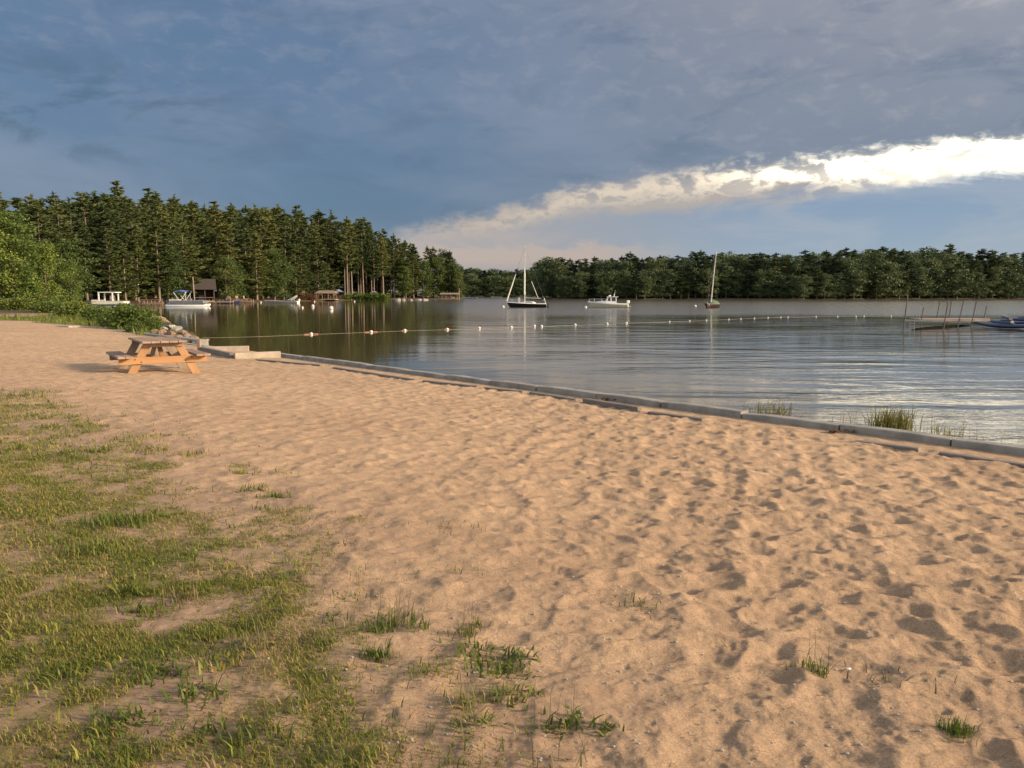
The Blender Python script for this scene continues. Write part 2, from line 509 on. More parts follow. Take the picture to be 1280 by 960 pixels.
def ground_z(x, y, fine=True):
    x = np.asarray(x, float); y = np.asarray(y, float)
    s = -lake_sd(x, y)                                     # inland distance
    r = np.hypot(x, y)
    z = 0.262 + 0.245 * sstep(0.6, 8.5, s)
    rise = sstep(70, 120, r)
    z = z * (1 - rise) + rise * (0.25 + np.clip(s, 0, 60) * 0.05)
    z = z + sstep(60, 120, r) * (fbm(x * .05, y * .05, 3) - .5) * 0.8 * sstep(2, 10, s)
    near = 1 - sstep(60, 95, r)
    z = z + near * (fbm(x * 0.22, y * 0.22, 11) - 0.5) * 0.14 * sstep(0.8, 4, s)
    z = np.where(s < 0, np.maximum(0.2 + s * 0.9, -1.6) * (s < 0), z)
    if fine:
        wob = sstep(0.25, 1.1, s) * (1 - sstep(38, 60, r))
        lawn = sstep(-0.2, 0.5, poly_sd(x, y, LAWN))
        smooth_left = 1 - 0.40 * sstep(2.5, -1.5, x + 0.25 * (y - 6))          # calmer, packed sand by the lawn
        amp = wob * (1 - 0.72 * lawn) * smooth_left
        wx = x + 0.22 * (fbm(x * 1.3, y * 1.3, 31, 3) - .5); wy = y + 0.22 * (fbm(x * 1.3, y * 1.3, 37, 3) - .5)
        mod = .75 + .5 * fbm(x * .7, y * .7, 47, 2)
        d = mod * (0.080 * bowls(wx, wy, 0.23, 140, -.3, 1.35) + 0.026 * bowls(wx, wy, .12, 150, -.3, 1.2)) + .55 * dimples(wx, wy, 0.40, 40, 0.10, 0.20, 0.019, .6) + .35 * dimples(wx, wy, 0.22, 60, 0.05, 0.115, 0.0150, .9) + .6 * dimples(wx, wy, 0.125, 90, 0.028, 0.06, 0.0075, .8)
        rg = 1 - np.abs(2 * fbm(wx * 2.0, wy * 2.8, 71, 4, .55) - 1)
        d += 0.024 * (rg - .72) + 0.034 * (fbm(x * 9, y * 9, 81, 5, .62) - .5) + .016 * (fbm(wx * 3.6, wy * 5.0, 85, 3) - .5) + .012
        z = z + amp * d
    return z


def gz(x, y, fine=False): return float(ground_z(np.array([x]), np.array([y]), fine)[0])


# ------------------------------------------------------------------ ground sheet (polar grid round the photographer)
th_in = np.arange(-0.80, 0.8001, 0.0023)
th_out = np.linspace(0.80, 2 * math.pi - 0.80, 90)[1:-1]
TH = np.concatenate([th_in, th_out])              # clockwise from the view direction
R = [0.9]
while R[-1] < 62: R.append(R[-1] * (1 + min(0.0036, 0.0011 + R[-1] * 0.0005)))
R1 = len(R)
while R[-1] < 4200: R.append(R[-1] * 1.03)
R = np.array(R)


def polar(rr, name, mat, centre=False):
    n = len(TH)
    X = np.outer(rr, np.sin(TH)); Y = np.outer(rr, np.cos(TH))
    x, y = X.ravel(), Y.ravel()
    z = ground_z(x, y)
    V = np.stack([x, y, z], 1)
    i = np.arange(len(rr) - 1)[:, None] * n; k = np.arange(n)[None, :]; k2 = (k + 1) % n
    F = np.stack([i + k, i + n + k, i + n + k2, i + k2], -1).reshape(-1, 4)[:, ::-1]
    me = np_mesh(name, V, F, mat, smooth=True)
    # cover: red = packed soil, green = turf, blue = forest floor
    s = -lake_sd(x, y); r = np.hypot(x, y)
    lw = poly_sd(x, y, LAWN)
    nn = fbm(x * 1.7, y * 1.7, 91, 4) - .5
    soil = sstep(-1.6, 0.6, lw + nn * 2.6)
    vg = np.maximum(poly_sd(x, y, VERGE), poly_sd(x, y, VERGE2)) + (fbm(x * .35, y * .35, 95, 3) - .5) * 3.0
    turf = np.maximum(sstep(-0.2, 0.8, vg), .62 * sstep(-.5, .9, lw + (fbm(x * 2.4, y * 2.4, 201, 4) - .5) * 2.6) * sstep(.36, .56, fbm(x * 5.5, y * 5.5, 211, 3)))
    rk_ = [pix(a, b, .25)[:2] for a, b in [(186, 413), (206, 402), (222, 405), (246, 414), (268, 424), (262, 426), (228, 421)]]
    floor = np.maximum(sstep(66, 84, r), sstep(-.5, .3, poly_sd(x, y, rk_)))
    C = np.stack([soil, turf, floor, np.ones_like(x)], 1).astype(np.float32)
    ca = me.color_attributes.new('cover', 'FLOAT_COLOR', 'POINT')
    ca.data.foreach_set('color', C.ravel())
    return mesh_obj(name, me)


beach = polar(R[:R1], 'sand_beach', M['sand'])
tag(beach, 'trampled tan sand beach sloping to the lake', None, kind='structure')
land = polar(R[R1 - 1:], 'terrain', M['sand'])
tag(land, 'wooded banks and lake bed beyond the beach', None, kind='structure')
# patch under the photographer's feet
mb = MB(); n = 48
ring = [(0.9 * math.sin(2 * math.pi * k / n), 0.9 * math.cos(2 * math.pi * k / n)) for k in range(n)]
mb.add([(a, b, gz(a, b, True)) for a, b in ring] + [(0, 0, gz(0, 0))], [(k, n, (k + 1) % n) for k in range(n)])
o = mb.build('sand_patch', M['sand'], smooth=True); tag(o, 'sand underfoot behind the lawn edge', None, kind='structure')

# water sheet
mb = MB(); S = 4200
mb.add([(-S, -S, 0), (S, -S, 0), (S, S, 0), (-S, S, 0)], [(0, 1, 2, 3)])
lake = mb.build('lake_water', M['water']); tag(lake, 'rippled lake surface, dark in the lee, pale in the open', None, kind='structure')

# ------------------------------------------------------------------ kerb sections
ORD = ['first', 'second', 'third', 'fourth', 'fifth', 'sixth', 'seventh', 'eighth', 'ninth', 'tenth', 'eleventh', 'twelfth', 'thirteenth', 'fourteenth', 'fifteenth', 'sixteenth', 'seventeenth', 'eighteenth', 'nineteenth', 'twentieth']
joints_px = [(1195, 546), (1055, 529), (938, 513), (841, 500), (762, 490), (689, 480.5), (630, 473.5), (573, 467), (520, 461), (470, 455), (425, 449.5), (385, 445)]
jt = [-3.2, ] + [k_of(a, b, KTOP)[0] for a, b in joints_px] + [k_of(352, 440, KTOP)[0]]
KW = 0.20


def kerb(t0, t1, name, label, seed, top=KTOP, mat='concrete', w=KW):
    rr = random.Random(seed)
    n = max(3, int((t1 - t0) / 0.35)); secs = []
    dz = rr.uniform(-.012, .012); ds = rr.uniform(-.015, .015); tilt = rr.uniform(-.006, .006)
    for i in range(n + 1):
        t = t0 + (t1 - t0) * i / n
        u = 2 * i / n - 1
        e = rr.uniform(-.003, .003)
        z = top + dz + tilt * u + e
        if i in (0, n): z -= rr.uniform(.004, .02)
        prof = [(w + .012, -0.3), (w + .004 + e, z - .012), (w - .010, z), (.010, z + e), (0, z - .012), (-.02, -.5)]
        secs.append([kp(t, s + ds, zz) for s, zz in prof])
    mb = MB(); mb.loft(secs, close=False, cap=True)
    o = mb.build(name, M[mat])
    tag(o, label, 'kerb', 'concrete kerb sections along the water')
    return o


notes = ['running out of the picture at the water', 'behind the sparse stalks near the picture edge', 'behind the thick clump of yellow-green reeds', 'with the wispy reed tuft at its far end', 'opposite the end of the long dark edging', 'between two hairline cracks', 'beside a dark scrap on the sand']
for i in range(len(jt) - 1):
    lab = f"pale grey concrete kerb section, {ORD[i]} along from the reed end, low above the water"
    kerb(jt[i] + .012, jt[i + 1] - .012, 'concrete_kerb', lab, 100 + i)
# beyond the step bay the kerb runs on to the rocks
tb0, tb1 = k_of(312, 434, KTOP)[0], T_END
seg = 3
for i in range(seg):
    a, b = tb0 + (tb1 - tb0) * i / seg, tb0 + (tb1 - tb0) * (i + 1) / seg
    lab = f"low concrete kerb section beyond the step bay, {ORD[i]} before the rocks"
    kerb(a + .012, b - .012, 'concrete_kerb', lab, 140 + i, top=0.285)
# landward apron and slabs on to the far end, where the kerb leaves the water
ta, tz = T_END, k_of(78, 404, 0.42)[0]
m_ = (tz - ta)
far_pts = [(254, 424.6), (205, 419), (150, 412.5), (100, 407)]
fw = [pix(a, b, 0.34)[:2] for a, b in far_pts]
for i in range(3):
    a, b = np.array(fw[i]), np.array(fw[i + 1])
    d = (b - a) / np.linalg.norm(b - a); nrm = np.array([-d[1], d[0]])
    a2, b2 = a + d * .02, b - d * .02
    mb = MB(); zt = 0.345
    mb.loft([[(p[0] + nrm[0] * s, p[1] + nrm[1] * s, z) for s, z in [(-.22, .1), (-.2, zt - .02), (-.18, zt), (.18, zt), (.2, zt - .02), (.22, .1)]] for p in (a2, (a2 + b2) / 2, b2)])
    o = mb.build('concrete_path', M['concrete'])
    tag(o, ['grey concrete strip beside the brown rocks', 'grey concrete strip below the round bush', 'grey concrete strip ending at the low square block'][i], 'path', 'concrete strip sections by the bushes')
p = pix(86, 409, .42)
mb = MB(); mb.box((0, 0, 0), (1.1, 0.7, 0.42)); o = mb.build('concrete_block', M['concrete2'], loc=(p[0], p[1], .30), rz=-.5, bevel=.03)
tag(o, 'squat concrete block at the grassy end of the beach kerb', 'block')

# ------------------------------------------------------------------ step bay: two wing walls and a board between
def wall_between(p0, p1, w, z0, z1, name, label, mat, cat, step=None, group=None):
    p0, p1 = Vector(p0[:2]).to_3d(), Vector(p1[:2]).to_3d()
    mb = MB(); mb.beam(p0 + Vector((0, 0, (z0 + z1) / 2)), p1 + Vector((0, 0, (z0 + z1) / 2)), w, z1 - z0)
    o = mb.build(name, M[mat], bevel=.012)
    return tag(o, label, cat, group)


A0 = pix(311, 432, .44); A1 = pix(252, 433, .44)
B0 = pix(350, 439.5, .44); B1 = pix(293, 441.5, .44)
wall_between(A0, A1, .22, -.2, .43, 'wing_wall', 'pale concrete wing wall on the far side of the step bay', 'concrete2', 'wall', group='wing walls of the step bay')
wall_between(B0, B1, .20, -.2, .45, 'wing_wall', 'pale concrete wing wall on the near side of the step bay', 'concrete2', 'wall', group='wing walls of the step bay')
e0 = Vector(A1) + (Vector(B1) - Vector(A1)) * .04; e1 = Vector(A1) + (Vector(B1) - Vector(A1)) * .93
wall_between(e0, e1, .14, .1, .43, 'retaining_board', 'dark board closing the landward side of the step bay', 'edging', 'board')
pp = Vector(A1) + Vector((-.12, .1, 0))
mb = MB(); mb.box((0, 0, 0), (.10, .10, .6)); o = mb.build('post_stub', M['oldwood'], loc=(pp.x, pp.y, .36), bevel=.01)
tag(o, 'short wooden post stub at the far corner of the step bay', 'post')

# ------------------------------------------------------------------ edging of an older wall, half buried, inland of the kerb
edge_px = [((321, 447.5), (402, 454)), ((418, 457), (520, 472)), ((530, 473), (598, 480)), ((606, 481.5), (655, 486)), ((664, 487), (722, 496)), ((731, 498), (800, 509)), ((812, 511), (880, 520)), ((1070, 546.5), (1150, 556)), ((1176, 560.5), (1290, 577))]
elab = ['dark half-buried edging slab beside the step bay', 'long half-buried edging slab, second from the step bay', 'thin half-buried edging slab, third from the step bay', 'short half-buried edging slab, fourth from the step bay', 'half-buried edging slab, fifth from the step bay', 'boldest dark edging slab standing clear of the sand', 'edging slab just past the clearest dark one', 'thin edging slab opposite the thick reed clump', 'edging slab leaving the picture near the reed end']
for (q0, q1), lab in zip(edge_px, elab):
    zt = 0.345
    c0, c1 = pix(q0[0], q0[1], zt), pix(q1[0], q1[1], zt)
    g0 = gz(c0[0], c0[1]); g1 = gz(c1[0], c1[1])
    rise_ = .085 if 'boldest' in lab else .045
    mb = MB(); mb.beam((c0[0], c0[1], g0 + rise_ - .12), (c1[0], c1[1], g1 + rise_ - .12), .11, .24)
    o = mb.build('edging_slab', M['edging'], bevel=.012); tag(o, lab, 'edging', 'half-buried edging slabs in the sand')
# ------------------------------------------------------------------ picnic table
def picnic_table():
    g = pix(169, 472, .5); zb = gz(-7.3, 15.6)
    zb = min(gz(-7.4, 15.3), gz(-6.4, 15.9)) - .01
    th = math.radians(34)
    # local x runs along the end frame, local y from the near end to the far end
    zb -= .03
    nf = Vector(pix(205, 470.5, zb))                       # middle of the near end frame on the sand
    t = empty('picnic_table', (nf.x, nf.y, zb), th)
    tag(t, 'weathered picnic table with an orange crossbeam standing on the sand', 'picnic table')
    L0, L1 = 0.0, 1.30                                    # frame positions
    TL0, TL1 = -0.32, 1.62
    mb = MB()
    for k in range(5):
        x = (k - 2) * .178
        mb.box((x, (TL0 + TL1) / 2, .755), (.168, TL1 - TL0 + rnd.uniform(-.02, .02), .042))
    mb.build('tabletop', M['oldwood'], t, bevel=.006)
    for s in (-1, 1):
        mb = MB()
        for k in (0, 1):
            mb.box((s * (.765 + (k - .5) * .15), (TL0 + TL1) / 2, .452), (.142, TL1 - TL0 + rnd.uniform(-.02, .02), .045))
        mb.build('bench_seat', M['oldwood'], t, bevel=.006)
    for j, y in enumerate((L0, L1)):
        sg = -1 if j == 0 else 1
        for s in (-1, 1):
            mb = MB()
            mb.beam((s * .70, y - sg * .024 + sg * .05, -.04), (s * .285, y - sg * .024 + sg * .05, .73), .045, .155, up=(1, 0, 0))
            mb.build('leg', M['legw'] if j == 0 else M['greyleg'], t, bevel=.005)
        mb = MB(); mb.beam((-.87, y + sg * .075, .365), (.87, y + sg * .075, .365), .045, .145)
        mb.build('crossbeam', M['orangew'] if j == 0 else M['oldwood'], t, bevel=.006)  # near crossbeam in a more orange tone than the far one
        for bx in (-.56, -.44, .44, .56):
            mb = MB(); mb.tube([(bx, y + sg * .095, .365 + (.03 if abs(bx) > .5 else -.03)), (bx, y + sg * .106, .365 + (.03 if abs(bx) > .5 else -.03))], .014, 8); mb.build('bolt', M['darkm'], t)
        mb = MB(); mb.beam((-.40, y + sg * .075, .688), (.40, y + sg * .075, .688), .045, .09)
        mb.build('top_batten', M['oldwood'], t, bevel=.005)
        mb = MB(); mb.beam((0, y + sg * .03, .37), (0, .65 - (.12 if j == 0 else -.12), .71), .09, .045)
        mb.build('brace', M['legw'] if j == 0 else M['greyleg'], t, bevel=.004)
    return t


picnic_table()

# ------------------------------------------------------------------ rocks
def rock(c, r, seed, mat, label):
    rr = np.random.RandomState(seed)
    mb = MB(); mb.ball((0, 0, 0), 1.0, 14, 9)
    V = np.array(mb.v)
    n = V.copy()
    for q in range(9):                                   # chop it with planes: angular faces
        a = rr.normal(size=3); a /= np.linalg.norm(a)
        d = n @ a - rr.uniform(.5, .85)
        n = n - np.maximum(d, 0)[:, None] * a
    n *= 1 + .12 * (rr.rand(len(n), 1) - .5)
    n *= np.array([r * rr.uniform(.8, 1.3), r * rr.uniform(.8, 1.2), r * rr.uniform(.55, .85)])
    mb.v = [tuple(p) for p in n]
    o = mb.build('rock', M[mat], loc=c, rz=rr.uniform(0, 6))
    return tag(o, label, 'rock', 'rocks heaped at the water by the bushes')


rk = [  # px, py, half size in px, material, label
    (214, 408.5, 5, 'rockg', 'pale grey rock topmost of the heap by the round bush'),
    (222, 410, 5.5, 'rockg', 'big pale rock just lakeward of the topmost one'),
    (227, 413.5, 5, 'rock', 'brown rock under the pale rocks of the heap'),
    (234, 415.5, 5, 'rock', 'brown wedge of rock midway down the heap'),
    (241, 418, 5, 'rock', 'brown rock two from the heap tip in the water'),
    (247, 420.5, 4.5, 'rockr', 'reddish rock beside the white one at the water'),
    (251, 420, 2.6, 'rockg', 'small white rock near the tip of the heap'),
    (256, 422, 3, 'rock', 'dark rock last of the heap in the water'),
    (259, 419.5, 2.4, 'rock', 'small dark rock standing apart beyond the heap tip'),
    (222, 418.5, 4.5, 'rock', 'dark brown rock at the foot of the heap'),
    (229, 420, 4, 'rock', 'low dark rock against the concrete strip'),
    (237, 421.5, 4, 'rockr', 'low reddish rock against the concrete strip'),
    (212, 416, 5, 'rockr', 'rust red rock below the bush edge'),
    (202, 414.5, 5, 'rockr', 'broad rust red rock nearest the concrete strip end'),
    (194, 413, 4.5, 'rockr', 'flat rust red rock under the yellow-green leaves'),
    (205, 410, 4, 'rockg', 'pale stone half hidden among the bush leaves'),
    (244, 422.5, 3, 'rockg', 'small grey stone beside the low reddish rock'),
    (217, 413, 4, 'rock', 'rounded brown stone in the middle of the heap'),
]
for i, (px, py, hp, mt, lab) in enumerate(rk):
    z = .35
    c = pix(px, py + hp * .5, z); Y = c[1]
    r = hp / FPX * Y
    zz = max(gz(c[0], c[1]), .12) + r * .5
    rock((c[0], c[1], zz + .04), r * 1.3, 300 + i, mt, lab)
for i, (px, py, hp, lab) in enumerate([(498, 373.5, 5, 'pale shore boulder just past the low hedge'), (505, 373.8, 4, 'flat pale boulder beside the hedge-side one'), (514, 373.6, 3, 'small pale boulder in the middle of the far bank'), (524, 372.8, 4.5, 'pale boulder standing highest on the far bank'), (532, 374, 4, 'long pale boulder nearest the covered dock'), (320, 377.5, 4, 'pale boulder between the brown dock and the moored boat')]):
    c = pix(px, 376.0, 0); Y = c[1] * .985; r = hp / FPX * Y
    rock((atx(px, Y), Y, .15), r, 340 + i, 'rockg', lab)

# ------------------------------------------------------------------ foliage builders (numpy)
def blades(P, D, Lh, W, rs, up=None):
    """n tapering triangles: root P, direction D (unit), length Lh, width W"""
    n = len(P)
    rv = rs.normal(size=(n, 3))
    S = np.cross(D, rv); S /= np.linalg.norm(S, axis=1)[:, None] + 1e-9
    a = P - S * (W / 2)[:, None]; b = P + S * (W / 2)[:, None]; c = P + D * Lh[:, None]
    return np.stack([a, b, c], 1)


def quads(P, size, rs, flat=0.5):
    """n leaf-clump quads facing all ways"""
    n = len(P)
    a = rs.normal(size=(n, 3)); a[:, 2] *= (1 - flat); a /= np.linalg.norm(a, axis=1)[:, None] + 1e-9
    b = np.cross(a, rs.normal(size=(n, 3))); b /= np.linalg.norm(b, axis=1)[:, None] + 1e-9
    h = (size / 2)[:, None]
    return np.stack([P - a * h, P - b * h * .6, P + a * h, P + b * h * .6], 1)


def soup(name, T, mat):
    n, k, _ = T.shape
    return np_mesh(name, T.reshape(-1, 3), np.arange(n * k).reshape(n, k), mat)


def trunk_tube(mb, pts, rad, n=6): mb.tube(pts, rad, n, cap=False)


def make_pine(seed, H, base, Rm, matn='pine', bark='bark', dens=1.0, leaf=1.0):
    """white pine: bare lower bole, whorls of level boughs that turn up at the tips, ragged plumed top"""
    rs = np.random.RandomState(seed)
    mb = MB()
    lean = rs.normal(size=2) * .012 * H
    def axis(z):
        u = z / H
        return np.array([lean[0] * u * u + .08 * math.sin(3 * u + seed), lean[1] * u * u + .08 * math.cos(2.3 * u + seed), z])
    zs = np.linspace(-.6, H * .985, 9)
    trunk_tube(mb, [axis(z) for z in zs], [max(.02, .0125 * H * (1 - .93 * max(z, 0) / H)) * (1.25 if z < 0 else 1) for z in zs], 7)
    tris = []
    z = base * H
    while z < H * .985:
        u = (z - base * H) / (H - base * H)
        prof = (.55 + .75 * u if u < .28 else .76 * ((1 - u) / .72) ** .72 + .10 * (1 - u))
        prof = max(prof, .15)
        nb = rs.randint(4, 7) if u < .9 else rs.randint(3, 5)
        ph = rs.rand() * 6.28
        for k in range(nb):
            if rs.rand() < .10: continue
            az = ph + 6.283 * k / nb + rs.normal() * .25
            Lb = Rm * prof * rs.uniform(.55, 1.25)
            if rs.rand() < .06: Lb *= 1.35
            rise = (-.12 + .50 * u * u) + rs.normal() * .07
            st = axis(z + rs.normal() * .015 * H)
            hd = np.array([math.cos(az), math.sin(az), 0])
            def bp(t): return st + hd * (Lb * t) + np.array([0, 0, Lb * (rise * t + .20 * t ** 3)])
            trunk_tube(mb, [bp(0), bp(.5), bp(.95)], [.0022 * H + .012 * Lb / 3, .0016 * H, .0007 * H], 3)
            ns = int(max(6, Lb * 7.5 * dens))
            t = rs.uniform(.22, 1.02, ns) ** .8
            C = st + hd * (Lb * t)[:, None]; C[:, 2] += Lb * (rise * t + .20 * t ** 3)
            sd = np.array([-hd[1], hd[0], 0])
            C = C + sd * (rs.normal(size=ns) * .16 * Lb * (1.15 - .6 * t))[:, None]
            C[:, 2] += rs.normal(size=ns) * .0055 * H
            q = 6
            Pp = np.repeat(C, q, 0)
            D = hd * .5 + rs.normal(size=(ns * q, 3)) * np.array([.85, .85, .17]) + np.array([0, 0, .12])
            D /= np.linalg.norm(D, axis=1)[:, None]
            Ln = .029 * H * leaf * rs.uniform(.6, 1.25, ns * q)
            tris.append(blades(Pp, D, Ln, Ln * .42, rs))
        z += H * rs.uniform(.034, .060)
    # leader plume
    C = np.array([axis(H * v) for v in np.linspace(.93, 1.0, 6)])
    Pp = np.repeat(C, 9, 0); D = rs.normal(size=(len(Pp), 3)) * .6 + np.array([0, 0, .7]); D /= np.linalg.norm(D, axis=1)[:, None]
    Ln = .03 * H * rs.uniform(.6, 1.2, len(Pp)); tris.append(blades(Pp, D, Ln, Ln * .35, rs))
    crown = soup('crown', np.concatenate(tris), M[matn])
    return mb.mesh('trunk', M[bark], True), crown


def make_broad(seed, H, base, Rm, matn='leaf', bark='bark', n_l=11, per=95, size=.55):
    """broadleaf tree: forking limbs, ragged crown of leaf clumps in uneven masses"""
    rs = np.random.RandomState(seed)
    mb = MB()
    top = np.array([rs.normal() * .03 * H, rs.normal() * .03 * H, H * .72])
    trunk_tube(mb, [(0, 0, -.5), tuple(top * .4), tuple(top)], [.017 * H, .013 * H, .004 * H], 7)
    P = []
    for k in range(n_l):
        v = rs.uniform(0, 1) if k > 0 else 1
        zc = H * (base + (.93 - base) * (k + .5) / n_l)
        u = (zc / H - base) / (1 - base)
        w = Rm * (math.sin(min(1, .18 + u) * math.pi * .93) ** .7) * rs.uniform(.45, .95)
        az = k * 2.4 + rs.normal() * .4
        c = np.array([math.cos(az) * w * .72, math.sin(az) * w * .72, zc])
        j = top * min(.95, zc / H * .9)
        trunk_tube(mb, [tuple(j * .8), tuple((j + c) / 2), tuple(c)], [.006 * H, .004 * H, .0015 * H], 4)
        R_ = Rm * rs.uniform(.36, .56)
        for q in range(7):                                          # twig masses on the limb
            a = rs.normal(size=3); a /= np.linalg.norm(a); a[2] *= .75
            cc = c + a * R_ * rs.uniform(.55, 1.0)
            n = int(per * rs.uniform(.5, 1.2))
            pts = cc + rs.normal(size=(n, 3)) * R_ * np.array([.30, .30, .17])
            P.append(pts)
    P = np.concatenate(P)
    P = P[(P[:, 2] > .06 * H) & (P[:, 2] < H * 1.01)]
    Q = quads(P, size * rs.uniform(.5, 1.15, len(P)), rs, .45)
    return mb.mesh('trunk', M[bark], True), soup('crown', Q, M[matn])


# ------------------------------------------------------------------ tree prototypes (unit plants, scaled when copied)
pine_protos = [make_pine(10 + i, 24.0, b, r, dens=d) for i, (b, r, d) in enumerate([(.08, 5.2, 1.0), (.14, 4.7, 1.0), (.06, 5.7, 1.0), (.22, 4.5, 1.0), (.11, 4.2, 1.0), (.30, 5.0, .9)])]
tall_protos = [make_pine(40 + i, 25.0, b, r, dens=1.0, matn='pine') for i, (b, r) in enumerate([(.40, 4.2), (.34, 4.6), (.45, 3.9)])]
farpine_protos = [make_pine(60 + i, 22.0, b, r, 'spruce', dens=.6, leaf=1.5) for i, (b, r) in enumerate([(.06, 5.4), (.22, 5.0), (.10, 4.6)])]
broad_protos = [make_broad(80 + i, 12.0, .08, 3.8, 'leaf', n_l=15, per=110, size=.36) for i in range(3)]
mid_protos = [make_broad(85 + i, 12.0, .06, 3.7, 'midleaf', n_l=15, per=90, size=.40) for i in range(3)]
farbroad_protos = [make_broad(90 + i, 16.0, .06, 5.2, 'farleaf', n_l=15, per=42, size=.72) for i in range(4)]


def place_tree(protos, H, Hp, loc, name, label, group, wide=1.0):
    k = rnd.randrange(len(protos))
    tm, cm = protos[k]
    t = empty(name, loc, rnd.uniform(0, 6.28))
    s = H / Hp
    t.scale = (s * wide, s * wide, s)
    tag(t, label, 'tree', group)
    mesh_obj('trunk', tm, t); mesh_obj('crown', cm, t)
    return t


# skylines read off the photograph: column -> row of the tree tops
SKY_L = [(-60, 244), (0, 236), (25, 236), (50, 243), (75, 245), (110, 243), (145, 231), (175, 239), (205, 236), (225, 246), (255, 247), (280, 254), (300, 255), (330, 253), (350, 249), (370, 256), (395, 263), (415, 264), (435, 271), (455, 273), (475, 284), (495, 290), (515, 303), (540, 309), (560, 311), (572, 318), (578, 335)]
SKY_R = [(575, 333), (640, 338), (664, 336), (676, 325), (697, 320), (710, 324), (740, 324), (775, 318), (800, 318), (850, 318), (880, 316), (930, 314), (990, 316), (1020, 313), (1060, 311), (1090, 309), (1115, 308), (1130, 312), (1180, 309), (1210, 316), (1232, 313), (1260, 314), (1320, 318), (1420, 320)]


def sky(px, tab):
    return float(np.interp(px, [a for a, b in tab], [b for a, b in tab]))


def pxof(x, y): return 640 + FPX * x / (y * CP + (CAMZ - 8) * SP * 0) * CP


SHORE_L = [P2(60, 384.5), P2(105, 383.4), P2(160, 382.0), P2(215, 380.6), P2(270, 378.8), P2(330, 377.4), P2(400, 376.1), P2(450, 375.3), P2(500, 374.7), P2(560, 374.3), P2(577, 374.2)]
SL = np.array(SHORE_L)
seglen = np.hypot(*(SL[1:] - SL[:-1]).T); cum = np.concatenate([[0], np.cumsum(seglen)])


def along(t):
    i = min(max(int(np.searchsorted(cum, t) - 1), 0), len(seglen) - 1)
    f = (t - cum[i]) / seglen[i]
    d = (SL[i + 1] - SL[i]) / seglen[i]
    return SL[i] + (SL[i + 1] - SL[i]) * f, np.array([-d[1], d[0]])


ZL = [(70, 'at the far left over the shrubs'), (130, 'behind the white-roofed pontoon boat'), (195, 'between the two pontoon boats'), (268, 'behind the blue-topped pontoon boat'),
      (325, 'above the cluttered dock'), (385, 'behind the small moored motorboat'), (432, 'over the brown lakeside shelter'), (490, 'above the low clipped hedge'), (540, 'over the pale shore boulders'), (900, 'at the tip of the wooded point')]
ZR = [(645, 'across the far bay, left of the black sailboat'), (735, 'behind and just right of the black sailboat'), (800, 'behind the white cabin boat'), (870, 'between the white cabin boat and red sailboat'), (905, 'directly behind the red sailboat'),
      (1000, 'just right of the red sailboat'), (1120, 'left of the bare dock poles'), (1235, 'behind the bare dock poles'), (9999, 'beyond the blue kayaks')]


def zone(px, Z):
    for a, s in Z:
        if px < a: return s
    return Z[-1][1]


count = {'pine': 0, 'broad': 0}
# the wooded point: ranks of pines, taller to the rear
tot = cum[-1]
rows = [(5.5, 5.4, .50, .86), (11, 5.8, .72, .96), (18, 6.4, .86, 1.0), (27, 7.2, .93, 1.035)]
trees_xy = []
for ri, (off, sp, h0, h1) in enumerate(rows):
    t = rnd.uniform(0, sp)
    while t < tot:
        p, nr = along(t)
        q = p + nr * (off + rnd.uniform(-2, 2.5)) + np.array([rnd.uniform(-1.2, 1.2), 0])
        sp_l = sp * rnd.uniform(.75, 1.3) * (1.25 if q[1] > 220 else 1) * (.62 if 425 < 640 + FPX * q[0] / q[1] < 515 else 1)
        t += sp_l
        if -lake_sd(np.array([q[0]]), np.array([q[1]]))[0] < 2.0: continue
        px = 640 + FPX * q[0] / q[1]
        if px < -70 or px > 576: continue
        Hm = topz(sky(px, SKY_L), q[1])
        z = gz(q[0], q[1])
        # clear the ground round the boathouse and shelter
        if ri == 0 and (236 < px < 275 or 392 < px < 430): continue
        if ri == 1 and (244 < px < 268): continue
        f = rnd.uniform(h0, h1)
        H = (Hm - z) * f
        lab_z = zone(px, ZL)
        trunky = 425 < px < 515
        if ri == 0 and not trunky and rnd.random() < (.42 if px > 300 else .22):
            H *= .78
            place_tree(mid_protos, H, 12.0, (q[0], q[1], z), 'broadleaf_tree', f'bright green broadleaf tree in the front rank {lab_z}', 'broadleaf trees on the wooded point', wide=1.1)
            count['broad'] += 1
        elif trunky and (ri < 3 or rnd.random() < .5):
            H = (Hm - z) * rnd.uniform(.80, 1.0)
            place_tree(tall_protos, H, 25.0, (q[0], q[1], z), 'pine_tree', f'tall pine with a bare lower trunk {lab_z}', 'pines on the wooded point', wide=rnd.uniform(.95, 1.15))
            count['pine'] += 1
        else:
            pr = pine_protos if (ri < 2 or rnd.random() < .5) else tall_protos
            place_tree(pr, H, 24.0 if pr is pine_protos else 25.0, (q[0], q[1], z), 'pine_tree', f'{["shorter pine at the water side", "layered pine in the second rank", "tall pine behind the front ranks", "tall pine of the rear skyline"][ri]} {lab_z}', 'pines on the wooded point', wide=rnd.uniform(1.15, 1.45))
            count['pine'] += 1
